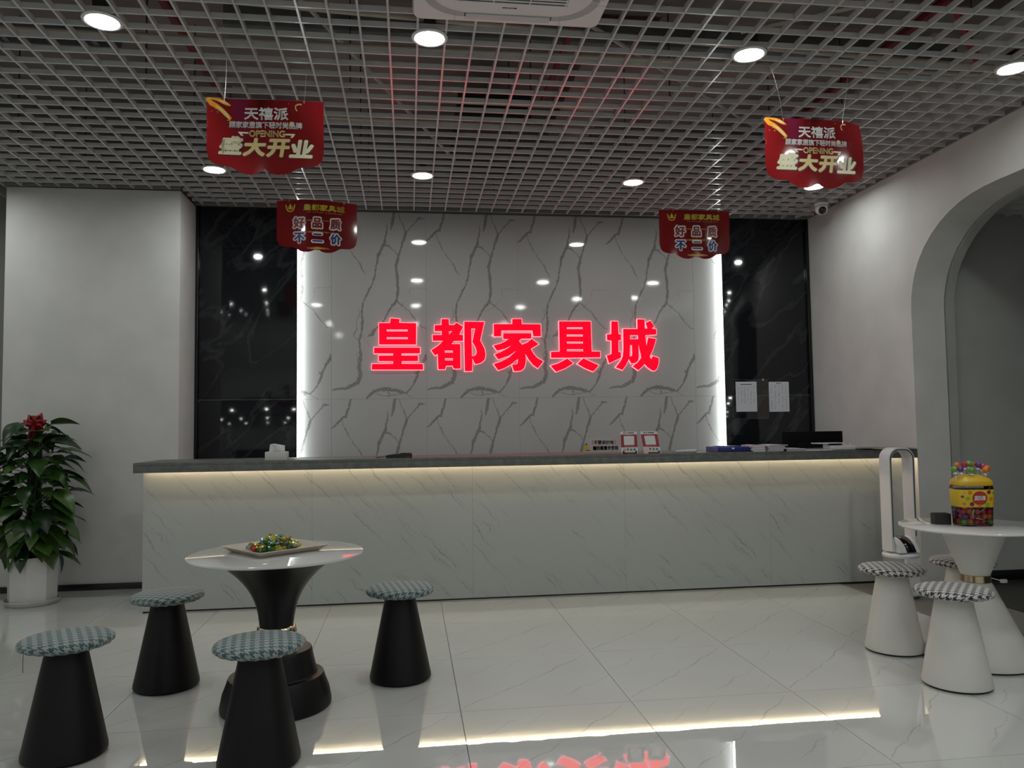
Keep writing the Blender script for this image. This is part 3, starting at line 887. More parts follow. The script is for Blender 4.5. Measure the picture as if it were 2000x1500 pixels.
t = thing('pedestal_table', 'round white table on a white hourglass foot with a gold band', 'table', (3.045, 3.925, 0))
a = MB(); a.lathe([(.255, .0), (.261, .006)], 64); a.build('foot_ring', rubber_m, t)
a = MB(); a.lathe([(.258, .0062), (.266, .012), (.2645, .03), (.2530, .055), (.083, .410), (.076, .420), (.070, .425)], 64); a.build('lower_cone', offwhite_m, t, 40)
a = MB(); a.lathe([(.0700, .425), (.0745, .427), (.0745, .462), (.070, .464)], 64); a.build('collar', gold_m, t, 30)
a = MB(); a.lathe([(.070, .464), (.074, .472), (.083, .495), (.108, .560), (.139, .640), (.161, .700), (.164, .712)], 64); a.build('upper_cone', offwhite_m, t, 40)
a = MB(); a.lathe([(.358, .7125), (.364, .7132), (.3692, .717), (.3696, .721), (.368, .7245), (.366, .7255)], 96); a.build('tabletop', marble_top, t, 40)
# white lamp cord and plug hanging at the white table
t = thing('power_cord', 'thin white power cord with plug hanging beside the gold-banded table', 'cord', (3.230, 4.00, 0))
a = MB(); a.tube([(-.02, .0, .705), (.005, .0, .66), (.01, .0, .61), (-.012, .0, .57), (-.015, .0, .53), (.01, .01, .49), (-.04, .02, .46), (-.10, .03, .45), (-.06, .03, .43), (-.01, .01, .415), (.03, 0, .405)], .0028, 8); a.build('cord', white_m, t)
a = MB(); a.box(.026, .062, -.009, .009, .392, .412, .004); a.build('plug', white_m, t)
# pale pedestal in the corridor
t = thing('pedestal_stand', 'cream round pedestal foot on the dark corridor floor', 'stand', (4.90, 5.28, 0))
a = MB(); a.lathe([(.20, .0006), (.205, .006), (.19, .02), (.05, .035), (.035, .05)], 40); a.build('foot', offwhite_m, t)
a = MB(); a.lathe([(.035, .05), (.03, .70)], 24); a.build('column', offwhite_m, t)
a = MB(); a.lathe([(.10, .70), (.105, .71), (.10, .72)], 48); a.build('top', offwhite_m, t)

# ------------------------------------------------------------------ tray of sweets
tray = thing('serving_tray', 'square pale tray standing askew on the black-footed table', 'tray', (-.650, 3.925, .7138), radians(39))
a = MB()
ho, hi, hb = .185, .172, .150
def ring4(h_, z): return [(-h_, -h_, z), (h_, -h_, z), (h_, h_, z), (-h_, h_, z)]
P = ring4(hb, 0) + ring4(ho, .026) + ring4(ho - .004, .028) + ring4(hb - .002, .005)
F = [(3, 2, 1, 0), (12, 13, 14, 15)]
for s0 in (0, 4, 8):
    for k in range(4):
        k2 = (k + 1) % 4
        F.append((s0 + k, s0 + k2, s0 + 4 + k2, s0 + 4 + k))
a.add(P, F); a.build('dish', grain(mat('tray_cream', rough=.4), (.50, .44, .36), (.56, .50, .42), 8), tray, 20)
def sweet_mesh(m_):
    a = MB()
    a.lathe([(.002, -.030), (.011, -.024), (.004, -.016), (.012, -.012), (.0135, 0), (.012, .012), (.004, .016), (.011, .024), (.002, .030)], 7)
    a.v = [(p[2], p[0] * (1 + .1 * sin(i * 2.1)), p[1] * .8) for i, p in enumerate(a.v)]
    return a.mesh('wrapped_sweet', m_, 20)
kinds = [('yellow-green', (.50, .52, .04)), ('pale blue', (.35, .45, .60)), ('gold', (.40, .30, .06)), ('dark green', (.06, .16, .06)), ('red', (.40, .04, .04))]
sm = [sweet_mesh(mat('foil_' + k_.replace('-', '_').replace(' ', '_'), c_, .22, .55)) for k_, c_ in kinds]
r2 = random.Random(5)
for i in range(84):
    rad = .112 * sqrt(r2.random()) if i < 50 else .075 * sqrt(r2.random())
    an = r2.uniform(0, 2 * pi)
    z = (.7195 + .0145) + (0 if i < 50 else .019 if i < 72 else .036) + r2.uniform(0, .004)
    ki = r2.choices(range(5), [5, 4, 2, 1.5, .6])[0]
    o = link('wrapped_sweet', sm[ki], None, (-.650 + rad * cos(an) * 1.0, 3.925 + rad * sin(an), z))
    o.rotation_euler = (r2.uniform(-.4, .4), r2.uniform(-.5, .5), r2.uniform(0, 6.28))
    tag(o, '%s foil-wrapped sweet in the square tray' % kinds[ki][0], 'candy', 'wrapped sweets in the tray')

# ------------------------------------------------------------------ jar of lollipops
JX, JY, JZ = 3.052, 3.935, .7257
def sq(a_, r, e=.42):
    c_, s_ = cos(a_), sin(a_)
    x = abs(c_) ** e * (1 if c_ >= 0 else -1); y = abs(s_) ** e * (1 if s_ >= 0 else -1)
    return r * x, r * .72 * y
jar = thing('candy_jar', 'clear lollipop jar with yellow lid and sleeve on the white table', 'jar', (JX, JY, JZ), radians(-9))
clear = clear_plastic('clear_pet')
a = MB(); a.lathe([(.082, .0), (.088, .004), (.089, .02), (.092, .10), (.097, .205), (.094, .214), (.090, .218)], 48, fx=sq, cap1=False); a.build('jar_body', clear, jar, 40)
yel = mat('jar_yellow', (.62, .44, .015), .35); lid_m = mat('lid_yellow', (.60, .38, .02), .3)
a = MB(); a.lathe([(.0935, .103), (.0940, .104), (.0980, .196), (.0975, .197)], 48, fx=sq, cap0=False, cap1=False); a.build('sleeve', yel, jar, 60)
a = MB(); a.lathe([(.0925, .2175), (.095, .220), (.095, .236), (.090, .246), (.072, .262), (.04, .274), (.004, .278)], 48, fx=sq); a.build('lid', lid_m, jar, 40)
front = lambda off: (lambda u, v: (u, -(.72 * (.0940 + (v - .104) / .092 * .004)) * (1 - (abs(u) / .097) ** (2 / .42)) ** (.42 / 2) - off, v))
def disc(mb, cx, cy, r, f, n_=20, ry=None):
    ry = ry or r
    mb.add([f(cx + r * cos(2 * pi * k / n_), cy + ry * sin(2 * pi * k / n_)) for k in range(n_)], [tuple(range(n_))])
a = MB(); disc(a, .006, .152, .040, front(.0012), 28, .037); a.build('label_badge', mat('badge_red', (.30, .02, .02), .4), jar)
badge = [c for c in jar.children if c.name.startswith('label_badge')][0]
a = MB(); disc(a, .006, .152, .0365, front(.0016), 28, .0335); a.build('label_disc', mat('badge_bright', (.42, .03, .025), .4), badge)
a = MB(); text_into(a, '真知棒', -.024, .036, .139, .166, front(.0022), .05); a.build('lettering', mat('print_white', (.75, .74, .72), .5), badge)
fruit = [(-.075, .180, .008, 2), (-.046, .182, .011, 0), (-.082, .160, .007, 1), (-.058, .150, .011, 3), (-.076, .122, .009, 0), (-.037, .120, .012, 1), (.004, .110, .009, 0), (.046, .114, .012, 3), (.066, .147, .011, 0), (.055, .184, .011, 1), (.084, .180, .008, 3), (.085, .122, .007, 0)]
fc = [mat('fruit_orange', (.55, .20, .01), .4), mat('fruit_purple', (.18, .02, .06), .4), mat('fruit_pink', (.55, .3, .2), .4), mat('fruit_green', (.20, .36, .02), .4)]
for x, z, r, c_ in fruit:
    a = MB(); disc(a, x, z, r, front(.0014), 14); a.build('printed_fruit', fc[c_], jar)
pc = [('green', (.10, .30, .03)), ('purple', (.10, .02, .20)), ('orange', (.60, .16, .02)), ('red', (.42, .015, .05)), ('pink', (.55, .10, .16))]
def lolly(ci, stick):
    m_ = mat('sweet_' + pc[ci][0], pc[ci][1], .15, coat=.6)
    t = thing('lollipop', 'x', 'lollipop')
    a = MB(); a.lathe([(.001, -.0165), (.009, -.014), (.0155, -.006), (.0168, .001), (.0145, .009), (.008, .015), (.001, .017)], 14); a.build('candy', m_, t, 60)
    if stick:
        a = MB(); a.lathe([(.004, -.016), (.012, -.025), (.004, -.022)], 9); a.build('wrapper_tail', mat('wrapper', (.7, .7, .68), .3), t, 30)
        a = MB(); a.tube([(0, 0, -.016), (0, 0, -.075)], .0018, 6); a.build('stick', white_m, t)
    return t
tmpl = {}
def place_lolly(ci, x, y, z, label, stick=True, tilt=(0, 0), group=None):
    key = (ci, stick)
    if key not in tmpl:
        o = tmpl[key] = lolly(ci, stick)
    else:
        o = copy_tree(tmpl[key], (0, 0, 0))
    o.location = (x, y, z); o.rotation_euler = (tilt[0], tilt[1], 0)
    o['label'] = label
    if group: o['group'] = group
GL = 'lollipops standing in the jar lid'
for ci, dx, dy, dz, tx, ty, lab in [
    (0, -.098, -.02, .306, 0, -.22, 'green lollipop leaning out at the left end of the jar lid'),
    (1, -.070, -.03, .306, 0, -.15, 'purple lollipop beside the leftmost green one'),
    (2, -.055, .03, .325, 0, -.1, 'orange lollipop at upper left of the jar lid'),
    (3, -.022, .02, .328, 0, -.05, 'red lollipop at the top of the jar lid'),
    (0, .008, .025, .332, 0, .0, 'tall green lollipop at the top of the jar lid'),
    (2, .028, .04, .327, 0, .03, 'orange lollipop behind the tall green one'),
    (0, -.012, -.035, .300, .06, 0, 'green lollipop at the front of the jar lid'),
    (1, .055, .02, .326, 0, .12, 'purple lollipop at upper right of the jar lid'),
    (2, .062, -.035, .300, .05, .10, 'orange lollipop at front right of the jar lid'),
    (2, .086, -.01, .309, 0, .22, 'orange lollipop at the right end of the jar lid'),
    (3, .075, .012, .316, 0, .18, 'red lollipop tucked between the right-hand orange ones')]:
    ca, sa = cos(radians(-9)), sin(radians(-9))
    place_lolly(ci, JX + dx * ca - dy * sa, JY + dx * sa + dy * ca, JZ + dz, lab, True, (tx, ty), GL)
ca, sa = cos(radians(-9)), sin(radians(-9))
cnt = 0
for layer, z in enumerate((.022, .050, .078, .104, .178)):
    for ix in range(5):
        for iy in range(3):
            if layer == 4 and iy == 1: continue
            dx = -.068 + .034 * ix + r2.uniform(-.004, .004) + (.008 if layer % 2 else 0) * (1 if ix < 4 else 0)
            dy = -.038 + .038 * iy + r2.uniform(-.003, .003)
            ci = r2.choices(range(5), [1, 3, 1, 4, 3])[0]
            place_lolly(ci, JX + dx * ca - dy * sa, JY + dx * sa + dy * ca, JZ + z, '%s round sweet packed inside the clear jar' % pc[ci][0], False, (0, 0), 'sweets inside the jar')
for p, q in (((-.03, -.064, .045), (.02, -.064, .035)), ((-.01, -.064, .075), (.03, -.064, .098)), ((-.05, -.064, .06), (-.04, -.064, .09))):
    a = MB(); a.tube([(JX + p[0], JY + p[1], JZ + p[2]), (JX + q[0], JY + q[1], JZ + q[2])], .0022, 6)
    tag(a.build('lollipop_stick', mat('stick_green', (.15, .45, .15), .4)), 'green lollipop stick pressed against the clear jar wall', 'stick', 'sweets inside the jar')
# dark box on the white table
t = thing('napkin_box', 'small dark brown box beside the candy jar', 'box', (2.925, 4.02, .7257), radians(-14))
a = MB(); a.prism([(-.042, -.03), (-.02, -.036), (.02, -.036), (.042, -.03), (.042, .03), (-.042, .03)], lambda x, y: (x, y, 0), lambda x, y: (x, y, .058))
a.build('body', grain(mat('dark_wood', rough=.5), (.010, .007, .006), (.018, .012, .010), 60), t, 30)
a = MB(); a.box(-.035, .035, -.024, .026, .0581, .0605, .001); a.build('lid', rubber_m, t)
# ================================================================== HANGING BANNERS
def bottom(u):
    """lower outline of a banner, u 0..1 -> v (fraction of height)"""
    if u > .5: u = 1 - u
    K = [(0, .30), (.004, .24), (.02, .185), (.05, .140), (.09, .115), (.13, .106), (.17, .104), (.205, .098), (.235, .075), (.27, .040), (.31, .014), (.35, .002), (.39, .0), (.43, .012), (.465, .036), (.49, .068), (.5, .082)]
    for (a_, b_), (c_, d_) in zip(K[:-1], K[1:]):
        if a_ <= u <= c_:
            return b_ + (d_ - b_) * (u - a_) / (c_ - a_)
    return .3
BW, BH = .600, .402
def banner(label, loc, rz, bend, colour, prints, wires, roll=0.0):
    """bend(u,v)->(dy,dz): how the sheet curls; prints: list of (name, builder, material)"""
    t = thing('hanging_banner', label, 'banner', loc, rz)
    def f(off):
        def g(u, v):
            dy, dz = bend(u, v)
            x = (u - .5) * BW; z = (v - 1) * BH + dz
            return (x * cos(roll) - z * sin(roll), dy - off, x * sin(roll) + z * cos(roll))
        return g
    NU, NV = 64, 16
    V = []; C = []
    for side, off in ((0, -.0012), (1, 0.0)):
        for i in range(NU + 1):
            u = i / NU
            b_ = bottom(u)
            for j in range(NV + 1):
                v = b_ + (1 - b_) * j / NV
                V.append(f(off)(u, v)); C.append((*colour(u, v), 1))
    st = (NU + 1) * (NV + 1)
    F = []
    for i in range(NU):
        for j in range(NV):
            a_ = i * (NV + 1) + j
            F.append((a_, a_ + NV + 1, a_ + NV + 2, a_ + 1))
            F.append((st + a_ + 1, st + a_ + NV + 2, st + a_ + NV + 1, st + a_))
    ring = [i * (NV + 1) for i in range(NU + 1)] + [NU * (NV + 1) + j for j in range(1, NV + 1)] + [i * (NV + 1) + NV for i in range(NU - 1, -1, -1)] + [j for j in range(NV - 1, 0, -1)]
    for k in range(len(ring)):
        a_, b_ = ring[k], ring[(k + 1) % len(ring)]
        F.append((a_, st + a_, st + b_, b_))
    me = bpy.data.meshes.new('sheet'); me.from_pydata(V, [], F)
    ca_ = me.color_attributes.new('print', 'FLOAT_COLOR', 'POINT')
    ca_.data.foreach_set('color', np.array(C, dtype=np.float32).ravel())
    me.polygons.foreach_set('use_smooth', [True] * len(me.polygons)); me.set_sharp_from_angle(angle=radians(50))
    me.materials.append(banner_m); me.update()
    link('sheet', me, t)
    for nm, fn, m_ in prints:
        a = MB(); fn(a, f); a.build(nm, m_, t, 0)
    for u, top, thick in wires:
        dy, dz = bend(u, 1)
        p = Vector(f(0)(u, .985)); q = Vector(top)
        a = MB()
        pts = [p + (q - p) * k / 8 + Vector((.012 * sin(pi * k / 8), 0, 0)) * (1 if thick else .5) for k in range(9)]
        a.tube(pts, .0016 if thick else .0010, 6); hw_ = a.build('hanging_wire', chrome_m if thick else wire_m, t)
        a = MB(); a.tube([p + Vector((0, -.005, -.010)), p + Vector((0, -.006, .004)), p + Vector((0, .001, .010)), p + Vector((0, .006, .002)), p + Vector((0, .005, -.010))], .0022, 6); a.build('hook', chrome_m, hw_)
    return t
banner_m = attr_mat('banner_print', .07, spec=.5)
wire_m = mat('fine_wire', (.45, .45, .45), .35, .6)
gold_a = mat('print_gold', (.78, .62, .26), .3); gold_b = mat('print_pale_gold', (.82, .78, .52), .3)
gold_c = mat('print_ribbon', (.70, .30, .02), .3); gold_d = mat('print_ribbon_light', (.72, .58, .22), .3)
pwhite = mat('print_silver', (.82, .82, .80), .35)
shadow_red = mat('print_dark_red', (.075, .003, .006), .3)
red_p = mat('print_red', (.33, .012, .016), .3); blue_p = mat('print_blue', (.010, .035, .26), .3)
yel_p = mat('print_yellow', (.72, .56, .03), .3); glint_m = mat('print_glint', (.62, .36, .03), .3); glint_b = mat('print_glint_core', (.68, .50, .12), .3)

# big sheets: positions read as fractions of the sheet
def bx(px): return (px - 78) / 1772.0
def by(py): return 1 - (py - 105) / (1772.0 * BH / BW)
def poly(mb, f, off, pts, mi=0):
    mb.add([f(off)(bx(x), by(y)) for x, y in pts], [tuple(range(len(pts)))], mi)
def txt(mb, f, off, s, x0, x1, y0, y1, bold=.0, shear=0.0):
    lettering(mb, s, x1 - x0, y1 - y0, lambda a_, b_: f(off)(bx(x0 + a_ * (x1 - x0)), by(y1 + b_ * (y0 - y1))), bold, .3 if len(s) < 2 else .08, shear)
def strip_poly(mb, f, off, pts):
    """ribbon from (x,y,halfwidth) points"""
    P = []; n_ = len(pts)
    for i, (x, y, h_) in enumerate(pts):
        x0_, y0_ = pts[max(0, i - 1)][:2]; x1_, y1_ = pts[min(n_ - 1, i + 1)][:2]
        dx, dy = x1_ - x0_, y1_ - y0_; L = sqrt(dx * dx + dy * dy) or 1
        P.append(f(off)(bx(x - dy / L * h_), by(y + dx / L * h_))); P.append(f(off)(bx(x + dy / L * h_), by(y - dx / L * h_)))
    mb.add(P, [(2 * i, 2 * i + 2, 2 * i + 3, 2 * i + 1) for i in range(n_ - 1)])
def big_prints():
    pr = []
    pr.append(('gold_ribbon', lambda a, f: (strip_poly(a, f, .0006, [(80, 115, 28), (150, 190, 40), (235, 235, 38), (320, 300, 34), (390, 370, 32), (440, 420, 24), (430, 440, 12), (385, 448, 3)])), gold_c))
    pr.append(('gold_ribbon', lambda a, f: (strip_poly(a, f, .0006, [(85, 112, 10), (180, 118, 16), (260, 130, 26), (340, 165, 30), (400, 195, 24), (445, 215, 6)])), gold_c))
    pr.append(('ribbon_highlight', lambda a, f: (strip_poly(a, f, .0009, [(215, 225, 6), (290, 275, 20), (360, 340, 24), (410, 395, 20), (425, 425, 5)]), strip_poly(a, f, .0009, [(255, 135, 4), (330, 160, 22), (400, 190, 14), (430, 205, 3)])), gold_d))
    pr.append(('gold_curl', lambda a, f: (strip_poly(a, f, .0006, [(1520, 165, 13), (1470, 165, 11), (1432, 185, 9), (1425, 215, 7), (1435, 250, 9), (1452, 272, 8)])), gold_a))
    pr.append(('confetti', lambda a, f: [poly(a, f, .0006, [(x - 7, y), (x, y - 7), (x + 7, y), (x, y + 7)]) for x, y in ((155, 318), (218, 276), (238, 318), (1322, 162), (92, 495), (96, 545), (250, 330))], gold_d))
    pr.append(('lettering', lambda a, f: txt(a, f, .0010, '天禧派', 650, 1320, 228, 430, .03), pwhite))
    pr.append(('gold_ball', lambda a, f: poly(a, f, .0006, [(1372 + 42 * cos(k * pi / 12), 487 + 42 * sin(k * pi / 12)) for k in range(24)]), mat('print_ball', (.62, .50, .05), .3)))
    pr.append(('lettering', lambda a, f: txt(a, f, .0010, '顾家家居旗下轻时尚品牌', 420, 1528, 455, 562, .034), pwhite))
    pr.append(('lettering', lambda a, f: txt(a, f, .0010, 'OPENING', 725, 1268, 592, 700, .045), gold_a))
    pr.append(('arrow_mark', lambda a, f: (poly(a, f, .0010, [(555, 622), (715, 625), (718, 650), (612, 648)]), poly(a, f, .0010, [(555, 622), (612, 648), (642, 686), (605, 684)])), gold_b))
    pr.append(('arrow_mark', lambda a, f: (poly(a, f, .0010, [(1268, 641), (1425, 641), (1372, 667), (1270, 665)]), poly(a, f, .0010, [(1425, 641), (1385, 705), (1346, 704), (1372, 667)])), gold_b))
    for k, (ch, x0, x1, y0, y1) in enumerate((('盛', 275, 630, 690, 990), ('大', 640, 985, 712, 1008), ('开', 1000, 1340, 722, 1018), ('业', 1345, 1700, 728, 1022))):
        pr.append(('lettering_shadow', (lambda a, f, ch=ch, x0=x0, x1=x1, y0=y0, y1=y1: txt(a, f, .0007, ch, x0 + 2, x1 + 20, y0 + 4, y1 + 14, .085, .16)), shadow_red))
        pr.append(('lettering', (lambda a, f, ch=ch, x0=x0, x1=x1, y0=y0, y1=y1: txt(a, f, .0013, ch, x0, x1, y0, y1, .058, .16)), gold_b if k in (0, 3) else gold_a))
    return pr
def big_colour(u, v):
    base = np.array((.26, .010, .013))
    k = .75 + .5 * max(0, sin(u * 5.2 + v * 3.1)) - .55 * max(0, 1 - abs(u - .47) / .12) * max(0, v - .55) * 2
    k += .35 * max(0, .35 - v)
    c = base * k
    pur = max(0, 1 - abs(u - .27 - .1 * (1 - v)) / .10) * max(0, min(1, (v - .25) * 2))  # purple band: partly print, partly lens-flare tint painted into the sheet colour
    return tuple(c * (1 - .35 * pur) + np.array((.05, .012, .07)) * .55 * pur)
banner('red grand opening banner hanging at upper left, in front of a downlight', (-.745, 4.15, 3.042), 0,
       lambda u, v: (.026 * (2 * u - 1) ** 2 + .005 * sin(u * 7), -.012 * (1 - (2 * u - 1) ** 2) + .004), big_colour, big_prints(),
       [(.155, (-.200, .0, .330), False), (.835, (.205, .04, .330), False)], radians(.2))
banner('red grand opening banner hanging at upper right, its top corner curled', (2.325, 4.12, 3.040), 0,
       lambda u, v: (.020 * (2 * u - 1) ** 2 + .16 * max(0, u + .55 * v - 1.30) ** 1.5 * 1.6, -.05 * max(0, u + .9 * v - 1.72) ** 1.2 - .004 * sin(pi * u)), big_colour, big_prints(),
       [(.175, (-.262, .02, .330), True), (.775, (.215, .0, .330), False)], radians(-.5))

# small sheets
def sxx(px): return (px - 100) / 1740.0
def syy(py): return 1 - (py - 112) / (1740.0 * BH / BW)
def small_prints():
    pr = []
    def T(off, s, x0, x1, y0, y1, bold):
        return lambda a, f: lettering(a, s, x1 - x0, y1 - y0, lambda p, q: f(off)(sxx(x0 + p * (x1 - x0)), syy(y1 + q * (y0 - y1))), bold, .3 if len(s) < 2 else .08)
    def Pl(off, pts):
        return lambda a, f: a.add([f(off)(sxx(x), syy(y)) for x, y in pts], [tuple(range(len(pts)))])
    def crown(a, f):
        g = lambda pts: a.add([f(.0007)(sxx(x), syy(y)) for x, y in pts], [tuple(range(len(pts)))])
        # cup made of a curved band, and three points standing in it
        cup_o = [(295, 225), (305, 290), (325, 340), (355, 370), (400, 378), (445, 370), (475, 340), (495, 290), (505, 225)]
        cup_i = [(318, 225), (328, 285), (343, 325), (365, 350), (400, 356), (435, 350), (457, 325), (472, 285), (482, 225)]
        for k in range(8):
            g([cup_o[k], cup_o[k + 1], cup_i[k + 1], cup_i[k]])
        g([(350, 300), (352, 250), (366, 250), (366, 300)]); g([(378, 300), (378, 228), (422, 228), (422, 300)]); g([(434, 300), (434, 250), (448, 250), (450, 300)])
        g([(385, 228), (400, 190), (415, 228)]); g([(350, 300), (450, 300), (440, 318), (360, 318)])
        for x in (295, 495): g([(x - 4, 225), (x + 6, 205), (x + 16, 225)])
    pr.append(('crown_emblem', crown, yel_p))
    pr.append(('lettering', T(.0008, '皇都家具城', 686, 1575, 205, 350, .035), yel_p))
    pr.append(('underline', lambda a, f: [a.add([f(.0007)(sxx(x), syy(y)) for x, y in ((x0, 383), (x1, 383), (x1, 388), (x0, 388))], [(0, 1, 2, 3)]) for x0, x1 in ((750, 855), (1405, 1530))], yel_p))
    pr.append(('small_print', lambda a, f: [a.add([f(.0007)(sxx(x), syy(y)) for x, y in ((x0, 376), (x0 + 22, 376), (x0 + 22, 398), (x0, 398))], [(0, 1, 2, 3)]) for x0 in (890, 935, 985, 1035, 1080, 1165, 1215, 1265, 1315, 1360)], mat('print_dim_gold', (.42, .26, .03), .3)))
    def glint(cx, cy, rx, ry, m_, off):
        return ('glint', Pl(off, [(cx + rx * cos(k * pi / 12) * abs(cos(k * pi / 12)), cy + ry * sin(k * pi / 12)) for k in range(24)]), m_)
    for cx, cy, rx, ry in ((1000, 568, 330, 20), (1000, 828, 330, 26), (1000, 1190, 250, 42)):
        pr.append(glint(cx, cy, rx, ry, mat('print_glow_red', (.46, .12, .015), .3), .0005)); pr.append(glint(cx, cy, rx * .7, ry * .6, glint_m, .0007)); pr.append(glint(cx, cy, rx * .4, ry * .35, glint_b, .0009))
    for ch, x0, x1, y0, y1, m_ in (('好', 465, 715, 500, 745, red_p), ('品', 880, 1090, 505, 740, red_p), ('质', 1262, 1490, 500, 745, red_p),
                                   ('不', 480, 715, 845, 1075, blue_p), ('二', 880, 1105, 860, 1045, blue_p), ('价', 1265, 1495, 840, 1080, blue_p)):
        g_ = 30
        pr.append(('lettering_outline', T(.0011, ch, x0 - g_, x1 + g_, y0 - g_, y1 + g_, .12), pwhite))
        pr.append(('lettering', T(.0015, ch, x0, x1, y0, y1, .045), m_))
    return pr
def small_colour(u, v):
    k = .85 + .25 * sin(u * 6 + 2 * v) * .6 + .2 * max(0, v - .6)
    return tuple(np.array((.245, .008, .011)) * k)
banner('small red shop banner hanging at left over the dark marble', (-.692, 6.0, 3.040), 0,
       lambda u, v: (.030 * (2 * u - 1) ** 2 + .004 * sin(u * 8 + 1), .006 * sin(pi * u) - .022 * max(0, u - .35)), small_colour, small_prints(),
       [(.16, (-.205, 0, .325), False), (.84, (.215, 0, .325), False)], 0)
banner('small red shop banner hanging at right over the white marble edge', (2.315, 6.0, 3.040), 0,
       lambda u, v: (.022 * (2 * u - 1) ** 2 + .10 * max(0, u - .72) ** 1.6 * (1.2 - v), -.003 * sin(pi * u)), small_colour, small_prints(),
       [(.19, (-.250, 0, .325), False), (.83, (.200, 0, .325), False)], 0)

# ================================================================== AIR CONDITIONER
ac = thing('air_conditioner', 'white square ceiling cassette air conditioner at the top edge', 'air conditioner', (.4975, 3.325, ZC - .002))
def rrect(hx, hy, r, n_=8):
    out = []
    for cx, cy, a0 in ((hx - r, hy - r, 0), (-hx + r, hy - r, 90), (-hx + r, -hy + r, 180), (hx - r, -hy + r, 270)):
        for k in range(n_ + 1):
            a_ = radians(a0 + 90 * k / n_)
            out.append((cx + r * cos(a_), cy + r * sin(a_)))
    return out
acw = mat('ac_white', (.74, .73, .73), .32)
acg = mat('ac_grey', (.40, .45, .46), .35)
a = MB(); a.prism(rrect(.470, .475, .045), lambda x, y: (x * .985, y * .985, -.030), lambda x, y: (x, y, -.012)); a.prism(rrect(.470, .475, .045), lambda x, y: (x, y, -.0119), lambda x, y: (x, y, -.001)); a.build('panel', acw, ac, 30)
ring_o = rrect(.425, .425, .20); ring_i = rrect(.385, .385, .18)
a = MB()
n_ = len(ring_o)
a.add([(x, y, -.0305) for x, y in ring_o] + [(x, y, -.0305) for x, y in ring_i] + [(x, y, -.028) for x, y in ring_o] + [(x, y, -.028) for x, y in ring_i],
      [(k, (k + 1) % n_, n_ + (k + 1) % n_, n_ + k) for k in range(n_)] + [(k, 2 * n_ + k, 2 * n_ + (k + 1) % n_, (k + 1) % n_) for k in range(n_)])
a.build('grey_ring', acg, ac, 0)
a = MB(); a.prism(rrect(.345, .345, .10), lambda x, y: (x * .98, y * .98, -.038), lambda x, y: (x, y, -.0300)); ic_ = a.build('intake_cover', acw, ac, 30)
a = MB(); a.box(-.27, .27, -.27, .27, -.0386, -.0380); a.build('intake_shadow', mat('ac_dark', (.05, .045, .05), .7), ic_, 0)
for i in range(22):
    a = MB(); y = -.262 + i * .025; a.box(-.27, .27, y, y + .010, -.0445, -.0387, .0015); a.build('slat', acw, ic_, 0)
for i in range(4):
    a = MB(); x = -.262 + .1745 * i; a.box(x - .003, x + .003, -.27, .27, -.0455, -.0446); a.build('cross_rib', acw, ic_, 0)
for k in range(4):
    rz_ = Matrix.Rotation(pi / 2 * k, 3, 'Z')
    a = MB(); a.box(-.21, .21, .392, .442, -.0345, -.0306, .0015, rot=rz_); a.build('air_vane', mat('ac_vane', (.56, .56, .57), .35), ac)
    a = MB(); a.box(-.217, -.2115, .392, .420, -.0325, -.0306, rot=rz_); a.box(.2115, .217, .392, .420, -.0325, -.0306, rot=rz_); a.build('vane_gap', dark_m, ac)
    a = MB(); a.box(.262, .2635, .386, .475, -.0306, -.0302, rot=rz_); a.box(-.2635, -.262, .386, .475, -.0306, -.0302, rot=rz_); a.build('panel_seam', mat('seam_grey', (.2, .2, .2), .8), ac)
a = MB(); text_into(a, 'GREE', -.020, .040, .306, .318, lambda x, y: (-x, y, -.0385), .06); a.build('lettering', ink_m, ac, 0)
a = MB(); a.add([(-.022 - .008 + .007 * cos(k * pi / 8) + .0, .312 + .006 * sin(k * pi / 8), -.0385) for k in range(16)], [tuple(range(16))])
a.v = [(p[0] * -1 - .052 + .0 if False else p[0] + .055, p[1], p[2]) for p in a.v]; a.build('logo_mark', ink_m, ac, 0)

# ================================================================== SECURITY CAMERA
cc = thing('security_camera', 'white dome security camera under the ceiling by the right wall', 'camera', (3.862, 6.80, ZC))
a = MB(); a.lathe([(.055, -.022), (.062, -.016), (.062, -.004), (.058, 0)], 32); a.build('mount', white_m, cc)
a = MB(); a.lathe([(.002, -.108), (.030, -.104), (.050, -.085), (.058, -.058), (.055, -.030), (.050, -.022)], 32); a.build('body', white_m, cc, 60)
dv = Vector((-.25, -.86, -.44)).normalized()
q = dv.to_track_quat('Z', 'Y').to_matrix()
a = MB(); a.lathe([(.034, .030), (.036, .046), (.033, .052), (.020, .056), (.002, .058)], 28); a.v = [tuple(q @ Vector(p) + Vector((0, 0, -.058))) for p in a.v]; a.build('lens_cover', mat('lens_black', (.006, .006, .008), .12), cc, 50)

